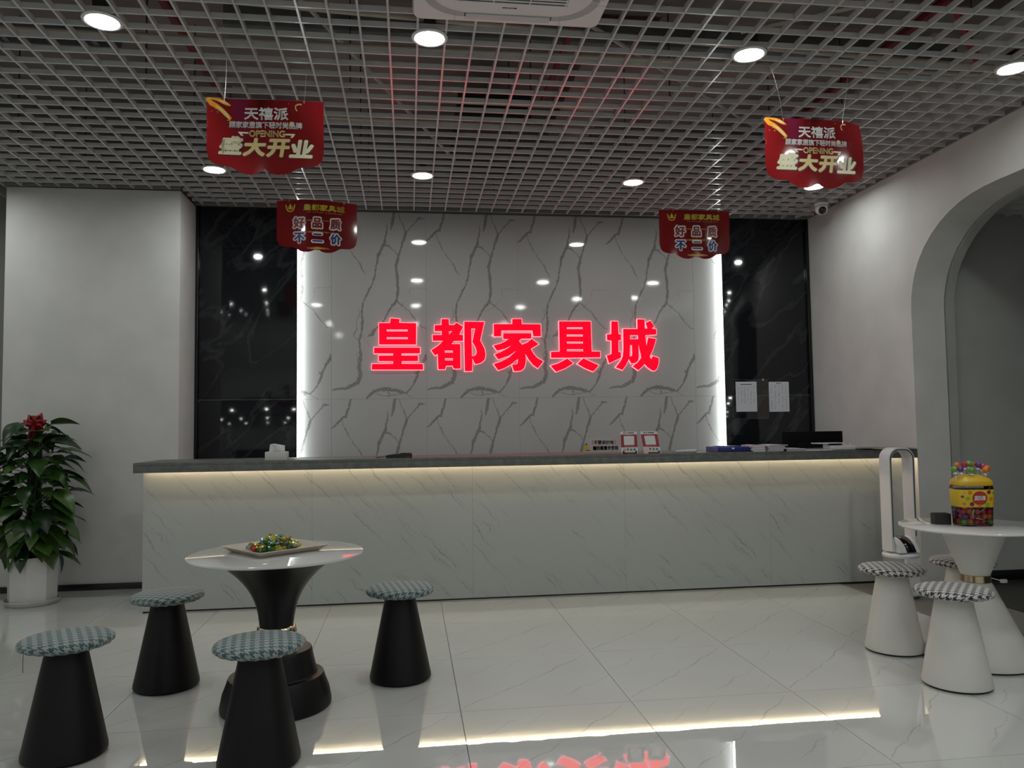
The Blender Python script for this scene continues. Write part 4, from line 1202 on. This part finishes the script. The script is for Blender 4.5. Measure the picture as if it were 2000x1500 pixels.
# ================================================================== NOTICES ON THE DARK MARBLE
def table_print(mb, x0, x1, z0, z1, y, cols, rows, seed):
    r3 = random.Random(seed)
    cw_ = (x1 - x0) / cols
    for c_ in range(cols):
        for k in range(rows):
            if r3.random() < .25: continue
            z = z1 - (z1 - z0) * (k + .5) / rows
            xx = x0 + cw_ * c_ + .15 * cw_; ln = cw_ * r3.uniform(.25, .6)
            mb.add([(xx, y, z - .0016), (xx + ln, y, z - .0016), (xx + ln, y, z + .0016), (xx, y, z + .0016)], [(0, 1, 2, 3)])
t = thing('notice_sleeve', 'clear plastic sleeve with a printed list, on the dark marble', 'notice', (3.188, 7.386, 1.344))
a = MB(); a.box(0, .370, -.0012, 0, 0, .392); a.build('sleeve', clear, t, 0)
a = MB()
for x0, x1, z0, z1 in ((0, .370, 0, .003), (0, .370, .389, .392), (0, .003, 0, .392), (.367, .370, 0, .392)): a.box(x0, x1, -.0018, -.0013, z0, z1)
a.build('sleeve_edge', mat('sleeve_edge', (.10, .10, .10), .2), t, 0)
a = MB(); a.box(.030, .249, -.0036, -.0020, .072, .370); a.build('list_sheet', paper_m, t, 0)
a = MB(); a.box(.080, .198, -.0042, -.0037, .340, .347); a.build('heading', ink_m, t, 0)
a = MB(); table_print(a, .045, .240, .145, .330, -.0040, 6, 22, 1); a.build('list_print', midink_m, t, 0)['kind'] = 'stuff'
a = MB(); a.box(.309, .324, -.012, -.0019, .376, .400, .003); a.build('clip', mat('clip_tan', (.45, .40, .30), .4), t)
t = thing('notice_sheet', 'white printed sheet taped on dark marble, right of the clear sleeve', 'notice', (3.567, 7.388, 1.412))
a = MB(); a.box(0, .212, -.0012, 0, 0, .299); a.build('list_sheet', paper_m, t, 0)
a = MB()
for x in (.082, .100, .120): a.box(x, x + .011, -.0018, -.0013, .279, .289)
a.build('heading', ink_m, t, 0)
a = MB(); table_print(a, .012, .205, .020, .268, -.0016, 5, 30, 2); a.build('list_print', midink_m, t, 0)['kind'] = 'stuff'

# ================================================================== THINGS ON THE COUNTER
Z1 = CT
t = thing('tissue_box', 'white tissue box with a tissue pulled up, on the counter left', 'tissue box', (-.958, 5.87, Z1))
a = MB(); a.box(-.077, .077, -.05, .05, 0, .062, .004); a.build('box', mat('tissue_card', (.55, .55, .53), .6), t)
a = MB(); a.box(-.045, .045, -.012, .012, .0621, .0632); a.build('slot_film', clear, t)
P = []; NN = 12
for j in range(7):
    for i in range(NN + 1):
        u = i / NN; v = j / 6
        P.append((-.056 + .112 * u * (1 - .06 * v) + .004 * v, .012 * sin(u * 7 + v * 2) * (0.3 + v), .062 + .052 * v + .006 * sin(u * 5) * v))
F = [(j * (NN + 1) + i, j * (NN + 1) + i + 1, (j + 1) * (NN + 1) + i + 1, (j + 1) * (NN + 1) + i) for j in range(6) for i in range(NN)]
a = MB(); a.add(P, F); o = a.build('tissue', mat('tissue_white', (.68, .68, .68), .9), t, 60)
sd = o.modifiers.new('thick', 'SOLIDIFY'); sd.thickness = .0015

t = thing('card_reader', 'flat black desk device with a lead, on the counter', 'device', (-.078, 5.89, Z1))
a = MB(); a.prism([(-.096, 0), (.096, 0), (.096, .030), (.03, .034), (-.06, .026), (-.096, .020)], lambda x, z: (x, -.05, z), lambda x, z: (x, .05, z)); a.build('body', mat('device_black', (.012, .011, .012), .35), t, 30)
a = MB(); a.box(.018, .020, -.0512, -.0502, .004, .026); a.box(.05, .088, -.0512, -.0502, .006, .012); a.build('button_row', mat('device_grey', (.06, .06, .06), .4), t)
a = MB(); a.box(.01, .09, -.04, .03, .0335, .0365, .001); a.build('screen', mat('screen_black', (.01, .006, .007), .1), t)
a = MB(); a.tube([(-.094, .0, .016), (-.13, .0, .008), (-.165, .01, .004), (-.172, .05, .004), (-.14, .10, .004)], .0028, 6); a.build('lead', rubber_m, t)

t = thing('counter_sign', 'small clear sign with orange and black Chinese words, on the counter', 'sign', (1.458, 5.86, Z1))
a = MB(); a.box(-.145, .145, -.0015, .0015, .004, .125); a.build('plate', clear, t, 0)
a = MB(); a.box(-.145, .145, -.02, .02, 0, .0038, .001); a.build('foot', clear, t, 0)
ff = lambda x, z: (x, -.0022, z)
a = MB(); text_into(a, '不要讲价哈', -.058, .100, .074, .107, ff, .035); a.build('lettering', mat('print_orange', (.62, .13, .02), .5), t, 0)
a = MB()
for x_, s_ in ((-.070, 1), (.112, -1)):
    a.add([ff(x_, .072), ff(x_ + .008 * s_, .070), ff(x_ + .004 * s_, .0905), ff(x_ + .008 * s_, .111), ff(x_, .109), ff(x_ - .004 * s_, .0905)], [(0, 1, 2, 3, 4, 5)])
a.build('bracket_mark', MATS['print_orange'], t, 0)
a = MB(); text_into(a, '赚的都是辛苦钱', -.066, .134, .030, .064, ff, .045); a.build('lettering', ink_m, t, 0)
a = MB(); a.add([ff(-.118 + .024 * cos(k * pi / 10), .050 + .020 * sin(k * pi / 10) * (1 if k < 10 else .9)) for k in range(20)], [tuple(range(20))]); a.build('printed_bag', mat('print_bag', (.55, .34, .01), .5), t, 0)
a = MB(); a.add([ff(-.128, .028), ff(-.084, .028), ff(-.090, .034), ff(-.124, .034)], [(0, 1, 2, 3)]); a.add([ff(-.122, .071), ff(-.112, .071), ff(-.110, .085), ff(-.124, .083)], [(0, 1, 2, 3)]); a.build('printed_shade', ink_m, t, 0)

def pay(name, label, loc, rz, lean, slant):
    t = thing(name, label, 'payment stand', loc, rz)
    def g(off): return lambda x, z: (x + slant * z, z * lean - off, z)
    W_, H2 = .066, .170
    a = MB(); a.prism([(-W_ + .006, 0), (W_ - .006, 0), (W_, .006), (W_, H2 - .006), (W_ - .006, H2), (-W_ + .006, H2), (-W_, H2 - .006), (-W_, .006)], g(.0), g(-.003)); cd_ = a.build('card', mat('card_white', (.66, .65, .64), .35), t, 0)
    def q4(mb, x0, x1, z0, z1, off): mb.add([g(off)(x0, z0), g(off)(x1, z0), g(off)(x1, z1), g(off)(x0, z1)], [(0, 1, 2, 3)])
    a = MB(); q4(a, -W_ + .001, W_ - .001, .050, .148, .0006); a.build('red_field', mat('pay_red', (.30, .012, .016), .35), t, 0)
    a = MB(); q4(a, -.041, .041, .067, .136, .0010); a.build('blank_field', mat('card_white', (.66, .65, .64), .35), t, 0)
    a = MB()
    for x0, x1 in ((-.043, -.028), (-.022, -.012), (-.006, .042)): q4(a, x0, x1, .156, .163, .0008)
    a.build('heading', ink_m, cd_, 0)
    a = MB(); q4(a, -.036, .002, .056, .060, .0010); q4(a, .006, .036, .056, .060, .0010); q4(a, -.02, .02, .141, .144, .0010); a.build('small_print', mat('pale_red', (.5, .2, .2), .4), t, 0)
    ic = [(.12, .12, .12), (.36, .02, .02), (.14, .30, .08), (.05, .22, .42)]
    for k in range(4):
        cx_ = -.040 + .0265 * k; cz = .031
        if k == 0:
            pts_o = [(cx_ + .010 * cos(i * pi / 8), cz + .010 * sin(i * pi / 8)) for i in range(16)]; pts_i = [(cx_ + .006 * cos(i * pi / 8), cz + .006 * sin(i * pi / 8)) for i in range(16)]
            a = MB(); a.add([g(.0008)(*p) for p in pts_o + pts_i], [(i, (i + 1) % 16, 16 + (i + 1) % 16, 16 + i) for i in range(16)])
        elif k == 1:
            a = MB(); a.add([g(.0008)(cx_ + x_, cz + z_) for x_, z_ in ((-.009, .010), (.009, .010), (.008, .002), (.002, -.004), (.003, -.010), (-.003, -.010), (-.002, -.004), (-.008, .002))], [tuple(range(8))])
        elif k == 2:
            a = MB(); a.add([g(.0008)(cx_ + x_, cz + z_) for x_, z_ in ((-.009, -.008), (.009, -.008), (.010, .006), (.007, .010), (-.007, .010), (-.010, .006))], [tuple(range(6))])
        else:
            a = MB(); a.add([g(.0008)(cx_ + x_, cz + z_) for x_, z_ in ((0, -.011), (.008, -.005), (.010, .008), (0, .011), (-.010, .008), (-.008, -.005))], [tuple(range(6))])
        a.build('icon', mat('icon_%s' % ['grey', 'red', 'green', 'blue'][k], ic[k], .4), cd_, 0)
    a = MB(); a.box(-.055, .055, -.008, -.002, 0, .010); a.box(-.055, -.044, -.008, -.002, 0, .022); a.box(.044, .055, -.008, -.002, 0, .022); a.box(-.055, .055, -.002, .045, 0, .0035); a.build('holder', mat('holder_red', (.10, .008, .012), .35), t, 0)
    return t
pay('payment_stand', 'red and white payment card stand, upright, on the counter', (1.680, 5.85, Z1), 0, .12, 0)
pay('payment_stand', 'red and white payment card stand leaning left, right of the upright one', (1.862, 5.85, Z1), radians(-4), .12, -.14)
t = thing('card', 'small blank white card leaning at the foot of the slanted payment stand', 'card', (1.800, 5.815, Z1))
a = MB(); a.prism([(-.018, 0), (.016, 0), (.016, .054), (-.018, .054)], lambda x, z: (x, z * .2, z), lambda x, z: (x, z * .2 + .0012, z)); a.build('card', mat('card_pink', (.6, .5, .5), .6), t, 0)
t = thing('marker_pen', 'white marker pen lying on the counter', 'pen', (2.125, 5.84, Z1 + .0125), radians(3))
a = MB(); a.lathe([(.004, -.085), (.008, -.078), (.010, -.03), (.0102, .0)], 16); a.v = [(p[2], p[0], p[1]) for p in a.v]; a.build('barrel', mat('pen_white', (.55, .55, .54), .35), t, 40)
a = MB(); a.lathe([(.0118, .0005), (.0122, .01), (.0122, .08), (.0105, .086)], 16); a.v = [(p[2], p[0], p[1]) for p in a.v]; a.build('cap', mat('pen_white', (.55, .55, .54), .35), t, 40)
t = thing('blue_tray', 'dark blue file tray with folders on the counter right', 'tray', (2.485, 5.90, Z1))
nb = mat('file_blue', (.016, .022, .13), .4)
a = MB(); a.box(-.105, .150, -.095, .09, 0, .040, .003); a.build('tray', nb, t)
a = MB(); a.box(-.150, -.108, -.09, .06, 0, .044, .002); a.build('file_spine', mat('file_violet', (.10, .10, .26), .5), t)
a = MB(); a.box(-.085, .085, -.07, .08, .0405, .047, .002, rot=Matrix.Rotation(radians(3), 3, 'Z')); a.build('folder', mat('file_mid', (.06, .07, .24), .4), t)
a = MB(); a.box(.0, .02, -.0965, -.0952, .024, .034); a.build('label_holder', white_m, t)
def stack(label, loc, n_, cols, w0, d0, seed, th=.0065):
    t = thing('paper_stack', label, 'papers', loc)
    r3 = random.Random(seed)
    for k in range(n_):
        a = MB(); W_ = w0 * r3.uniform(.9, 1.05) / 2; D_ = d0 / 2
        sx_ = r3.uniform(-.006, .010)
        nseg = 8; P = []
        for i in range(nseg + 1):
            u = i / nseg; x_ = -W_ + 2 * W_ * u; dz = .004 * k / n_ * sin(pi * u)
            P += [(x_, -D_, dz), (x_, D_, dz), (x_, D_, dz + th * .85), (x_, -D_, dz + th * .85)]
        F = []
        for i in range(nseg):
            o_ = 4 * i
            F += [(o_, o_ + 4, o_ + 5, o_ + 1), (o_ + 1, o_ + 5, o_ + 6, o_ + 2), (o_ + 2, o_ + 6, o_ + 7, o_ + 3), (o_ + 3, o_ + 7, o_ + 4, o_)]
        F += [(0, 1, 2, 3), (4 * nseg + 3, 4 * nseg + 2, 4 * nseg + 1, 4 * nseg)]
        rz_ = Matrix.Rotation(radians(r3.uniform(-5, 5)), 3, 'Z')
        a.add([rz_ @ Vector(p) + Vector((sx_, 0, k * th + .0003)) for p in P], F)
        a.build('sheaf', cols[k % len(cols)], t, 20)
pk = mat('paper_pink', (.52, .42, .46), .8); gy = mat('paper_grey', (.40, .41, .44), .8); cr = mat('paper_cream', (.46, .43, .37), .8)
stack('stack of pinkish invoice pads beside the blue file tray', (2.694, 5.88, Z1), 6, [paper_m, pk], .115, .17, 1, .0085)
stack('pile of loose grey and pink papers in the middle of the paper stacks', (2.848, 5.88, Z1), 6, [gy, gy, pk], .150, .19, 4, .0085)
stack('low curled cream papers in front of the black monitor', (3.010, 5.88, Z1), 3, [gy, cr], .17, .17, 7)
stack('single flat white sheets left of the white desk device', (3.215, 5.86, Z1), 1, [paper_m], .20, .15, 9, .004)
t = thing('binder_clip', 'tiny black binder clip on the loose papers', 'clip', (2.907, 5.775, Z1 + .0))
a = MB(); a.prism([(-.010, 0), (.010, 0), (.006, .014), (-.006, .014)], lambda x, z: (x, 0, z + .002), lambda x, z: (x, .010, z + .002)); a.build('body', black_trim_m, t, 0)
t = thing('desk_device', 'white low desk device with a raised plate, on the counter right', 'device', (3.420, 5.89, Z1))
a = MB(); a.box(-.105, .115, -.06, .06, 0, .036, .010); a.build('body', mat('device_white', (.62, .62, .63), .35), t)
a = MB(); a.box(-.115, .113, -.055, .055, .0, .004); a.build('foot', dark_m, t)
a = MB(); a.box(-.125, -.095, -.02, .02, .0045, .050, .006); a.build('arm', mat('device_white', (.62, .62, .63), .35), t)
a = MB(); a.box(-.205, .020, -.055, .055, .0505, .058, .002); a.build('plate', mat('device_plate', (.58, .58, .58), .4), t)
for x in (.055, .110):
    a = MB(); a.prism([(-.008, 0), (.004, 0), (.010, .018), (-.014, .018)], lambda u, z, x=x: (x + u - .012, -.008, z + .0365), lambda u, z, x=x: (x + u - .012, .008, z + .0365)); a.build('peg', mat('device_white', (.62, .62, .63), .35), t, 20)
t = thing('folder', 'thin tan card folder lying at the right end of the counter', 'folder', (3.79, 5.90, Z1))
P = []
for i in range(13):
    u = i / 12
    for y_ in (-.13, .13): P.append((-.24 + .46 * u, y_, .0015 + .010 * max(0, 1 - 3 * u) + .003 * sin(u * 9) ** 2 + .012 * max(0, u - .8) * 5 * .4))
a = MB(); a.add(P, [(2 * i, 2 * i + 2, 2 * i + 3, 2 * i + 1) for i in range(12)])
o = a.build('cover', grain(mat('card_tan', rough=.7), (.30, .24, .16), (.38, .30, .21), 9), t, 40)
sd = o.modifiers.new('thick', 'SOLIDIFY'); sd.thickness = .002; sd.offset = 1
# monitor standing on the desk behind the counter
t = thing('monitor', 'black computer monitor seen from behind, over the counter top', 'monitor', (3.512, 6.46, .7605))
a = MB(); a.box(-.282, .282, 0, .022, .125, .460, .004); a.build('panel', mat('monitor_black', (.002, .002, .0025), .6, spec=.12), t)
a = MB(); a.box(-.15, .15, -.018, -.0005, .18, .36, .006); a.build('back_housing', mat('monitor_black', (.004, .004, .005), .55), t)
a = MB(); a.box(-.03, .03, -.002, .010, .010, .20, .003); a.build('stand', dark_m, t)
a = MB(); a.box(-.12, .12, -.08, .10, 0, .010, .004); a.build('foot', dark_m, t)
a = MB(); a.box(-.27, .27, .0222, .023, .14, .45); a.build('screen', mat('screen_black', (.01, .006, .007), .1), t)

# ================================================================== TOWER FAN
fan = thing('tower_fan', 'white bladeless loop fan standing before the counter right', 'fan', (3.640, 5.47, 0), radians(7))
fw_ = mat('fan_white', (.66, .65, .67), .28); fs_ = mat('fan_silver', (.34, .35, .36), .35, .3)
a = MB(); a.lathe([(.112, 0), (.118, .006), (.120, .02), (.120, .285), (.120, .288)], 48); a.build('body', fs_, fan, 40)
a = MB(); a.lathe([(.124, .2885), (.127, .293), (.127, .308), (.118, .318), (.06, .330), (.002, .334)], 48); a.build('top_rim', fw_, fan, 40)
a = MB(); a.prism([(-.058, -.125), (.058, -.125), (.058, -.10), (-.058, -.10)], lambda x, y: (x, y, .02), lambda x, y: (x, y, .288)); a.build('front_panel', fw_, fan, 30)
a = MB()
for i in range(5):
    for z in (.235, .25): a.box(-.04 + .017 * i, -.032 + .017 * i, -.1262, -.1252, z, z + .006)
a.build('button_row', mat('fan_print', (.35, .36, .38), .5), fan, 0)
a = MB()
for i in range(9):
    an = radians(195 + i * 6)
    cx_, cy_ = .1205 * cos(an), .1205 * sin(an)
    a.tube([(cx_, cy_, .20), (cx_ * 1.0 + .006, cy_ - .002, .235)], .0018, 5)
a.build('vent_slits', dark_m, fan, 0)
# loop: rounded upright ring, deep front to back
def loop_path(h, top, r, z0):
    P = [(-h, z0)]
    P += [(-h + r - r * cos(radians(k * 10)), top - r + r * sin(radians(k * 10))) for k in range(10)]
    P += [(h - r + r * sin(radians(k * 10)), top - r + r * cos(radians(k * 10))) for k in range(10)]
    P += [(h, z0)]
    return P
def sweep(mb, path, half_t, y0, y1, taper=True):
    n_ = len(path); V = []
    for i, (x, z) in enumerate(path):
        x0_, z0_ = path[max(0, i - 1)]; x1_, z1_ = path[min(n_ - 1, i + 1)]
        dx, dz = x1_ - x0_, z1_ - z0_; L = sqrt(dx * dx + dz * dz) or 1
        nx, nz = -dz / L, dx / L
        e = .004 if taper else 0
        V += [(x + nx * half_t, y0 + e, z + nz * half_t), (x + nx * (half_t - e * .5), y0, z + nz * (half_t - e * .5)), (x - nx * (half_t - e * .5), y0, z - nz * (half_t - e * .5)), (x - nx * half_t, y0 + e, z - nz * half_t),
              (x - nx * half_t, y1, z - nz * half_t), (x + nx * half_t, y1, z + nz * half_t)]
    F = []
    for i in range(n_ - 1):
        for k in range(6):
            k2 = (k + 1) % 6
            F.append((6 * i + k, 6 * (i + 1) + k, 6 * (i + 1) + k2, 6 * i + k2))
    F += [tuple(range(6)), tuple(range(6 * (n_ - 1), 6 * n_))]
    mb.add(V, F)
a = MB(); sweep(a, loop_path(.102, 1.088, .075, .335), .013, -.052, .052); a.build('loop', fw_, fan, 50)
a = MB(); sweep(a, loop_path(.100, 1.086, .073, .44), .0035, -.0545, -.0505, False); a.build('air_slit', mat('slit_black', (.02, .02, .025), .4), fan, 0)
hump = [(.06, .330), (.06, .405), (.045, .428), (.02, .436), (-.01, .430), (-.045, .410), (-.08, .375), (-.105, .330)]
a = MB(); a.prism(hump, lambda y, z: (-.086, y, z), lambda y, z: (.086, y, z)); a.build('hump', fw_, fan, 40)
strip_ = hump[2:]
V = []
for y, z in strip_:
    V += [(-.030, y - .001, z + .0025), (.052, y - .001, z + .0025)]
a = MB(); a.add(V, [(2 * i, 2 * i + 1, 2 * i + 3, 2 * i + 2) for i in range(len(strip_) - 1)]); o = a.build('display', mat('display_black', (.004, .004, .005), .1), fan, 50)
sd = o.modifiers.new('thick', 'SOLIDIFY'); sd.thickness = .002

# ================================================================== POTTED PLANT
pl = thing('potted_plant', 'tall leafy pothos in a white pot with a red ribbon bow', 'plant', (-2.868, 6.47, 0))
a = MB(); a.lathe([(.172, 0), (.180, .006), (.190, .034), (.188, .038), (.178, .012), (.165, .010)], 40); a.build('saucer', mat('saucer_white', (.50, .50, .47), .45), pl, 40)
octo = lambda an, r: (cos(an) * r, sin(an) * r)
a = MB()
o8 = []
for r_, z_ in ((.150, .0105), (.163, .03), (.170, .352), (.170, .36), (.160, .36), (.158, .31)):
    for k in range(8):
        an = 2 * pi * k / 8 + radians(10); o8.append((cos(an) * r_ * 1.03, sin(an) * r_ * 1.03, z_))
a.add(o8, [(i * 8 + k, i * 8 + (k + 1) % 8, (i + 1) * 8 + (k + 1) % 8, (i + 1) * 8 + k) for i in range(5) for k in range(8)] + [tuple(range(7, -1, -1))])
a.build('pot', grain(mat('pot_white', rough=.35), (.58, .58, .56), (.64, .64, .62), 5), pl, 20)
a = MB(); a.lathe([(.155, .32), (.10, .335), (.002, .34)], 24); a.build('soil', grain(mat('soil', rough=.95), (.02, .016, .012), (.05, .04, .03), 40), pl)
a = MB(); a.box(-.038, .038, -.03, .03, .33, 1.432, .004); a.build('moss_pole', grain(mat('pole_black', rough=.9), (.008, .008, .007), (.02, .018, .015), 80), pl)
def leaf_mesh(name, droop, fold, m_):
    K = [(0, .06), (.06, .24), (.15, .37), (.28, .44), (.42, .42), (.58, .34), (.72, .235), (.85, .12), (.94, .05), (1.0, .0)]
    P = []; F = []
    for u, wv in K:
        zc = -droop * u ** 2 + .10 * u
        back = -.07 if u < .1 else 0
        P += [(u + (back if wv > .1 else 0), wv, zc + fold * wv - .10 * wv ** 2 * 2), (u, wv * .5, zc + fold * wv * .4), (u, 0, zc), (u, -wv * .5, zc + fold * wv * .4), (u + (back if wv > .1 else 0), -wv, zc + fold * wv - .10 * wv ** 2 * 2)]
    for i in range(len(K) - 1):
        for k in range(4):
            F.append((5 * i + k, 5 * (i + 1) + k, 5 * (i + 1) + k + 1, 5 * i + k + 1))
    a = MB(); a.add(P, F)
    return a.mesh(name, m_, 60)
def leafmat(nm, c1, c2):
    m_ = grain(mat(nm, rough=.32), c1, c2, 3.0, 3.0)
    return m_
lm = [leafmat('leaf_dark', (.010, .030, .008), (.018, .052, .012)), leafmat('leaf_mid', (.020, .062, .010), (.034, .085, .016)), leafmat('leaf_light', (.040, .095, .016), (.062, .125, .024))]
lms = [leaf_mesh('leaf', .28 + .12 * (i % 3), .25, lm[i // 3]) for i in range(9)]
st = MB()
r4 = random.Random(21)
NL = 175
for i in range(NL):
    f = i / (NL - 1)
    z = .40 + .875 * f + r4.uniform(-.03, .03)
    az = i * 2.39996 + r4.uniform(-.3, .3)
    reach = (.27 + .08 * sin(f * 3.0)) * r4.uniform(.45, 1.15) * (1.0 if f < .85 else .70)
    pet0 = Vector((.035 * cos(az), .028 * sin(az), z - .03 * r4.random()))
    up = .10 * f + r4.uniform(-.02, .05)
    pet1 = Vector((reach * .62 * cos(az), reach * .55 * sin(az), z + up * .6))
    L = r4.uniform(.14, .235) * (1.0 if f < .8 else .92)
    el = radians(r4.uniform(-26, 10) if f > .3 else r4.uniform(-58, -12))
    tw = r4.uniform(-.4, .4)
    if pet1.y + sin(az) * L * .9 > .40: az += 1.2; pet1 = Vector((reach * .6 * cos(az), reach * .5 * sin(az), pet1.z))
    if pet1.y + sin(az) * L * .9 > .40: continue
    wgt = [4, 4, 1] if f > .35 else [2, 4, 3]
    mi_ = r4.choices([0, 1, 2], wgt)[0] * 3 + r4.randrange(3)
    o = link('leaf', lms[mi_], pl)
    o.matrix_local = Matrix.Translation(pet1) @ Matrix.Rotation(az, 4, 'Z') @ Matrix.Rotation(-el, 4, 'Y') @ Matrix.Rotation(tw, 4, 'X') @ Matrix.Diagonal((L, L * r4.uniform(.66, .95), L, 1))
    mid = (pet0 + pet1) / 2 + Vector((0, 0, .03))
    st.tube([pet0, mid, pet1], .0028, 4)
for k in range(7):
    an = k * .9
    st.tube([(.05 * cos(an), .05 * sin(an), .33), (.05 * cos(an + .5), .045 * sin(an + .5), .7), (.045 * cos(an + 1), .04 * sin(an + 1), 1.05), (.04 * cos(an + 1.4), .035 * sin(an + 1.4), 1.3)], .006, 5)
o = st.build('stems', mat('stem_green', (.03, .07, .015), .5), pl, 60); o['kind'] = 'stuff'
rb = mat('ribbon_red', (.32, .012, .016), .3)
def ribbon(pts, wv, nm='ribbon_loop'):
    P = []; n_ = len(pts)
    for i, p in enumerate(pts):
        p = Vector(p); d_ = (Vector(pts[min(i + 1, n_ - 1)]) - Vector(pts[max(i - 1, 0)])).normalized()
        s_ = d_.cross(Vector((.1, -1, .1))).normalized().lerp(Vector((0, -.6, .8)), .4).normalized()
        P += [p - s_ * wv, p + s_ * wv]
    a = MB(); a.add(P, [(2 * i, 2 * i + 2, 2 * i + 3, 2 * i + 1) for i in range(n_ - 1)])
    o = a.build(nm, rb, pl, 60); sd_ = o.modifiers.new('thick', 'SOLIDIFY'); sd_.thickness = .001
K0 = Vector((.012, -.045, 1.36))
for an, ln in ((60, .10), (115, .085), (25, .085), (150, .08), (-20, .06)):
    dx, dz = cos(radians(an)), sin(radians(an))
    ribbon([K0, K0 + Vector((dx * ln * .5 - dz * .02, -.03, dz * ln * .5 + dx * .02)), K0 + Vector((dx * ln, -.01, dz * ln)), K0 + Vector((dx * ln * .6 + dz * .02, .012, dz * ln * .6 - dx * .02)), K0], .016)
for pts in ([K0, K0 + Vector((-.02, -.03, -.05)), K0 + Vector((-.035, -.02, -.11)), K0 + Vector((-.05, -.03, -.15))], [K0, K0 + Vector((.01, -.04, -.06)), K0 + Vector((0, -.03, -.12))]):
    ribbon(pts, .010, 'ribbon_tail')
a = MB(); a.tube([K0, K0 + Vector((-.06, -.02, -.01)), K0 + Vector((-.09, -.02, .02)), K0 + Vector((-.11, -.02, -.02)), K0 + Vector((-.15, -.01, -.06))], .0016, 5); a.tube([K0, K0 + Vector((-.07, -.03, .015)), K0 + Vector((-.10, -.02, -.01)), K0 + Vector((-.13, -.02, -.05))], .0014, 5)
a.build('ribbon_string', rb, pl)
a = MB(); a.box(-.030, -.014, -.062, -.060, 1.255, 1.275); a.build('gold_tag', gold_m, pl)
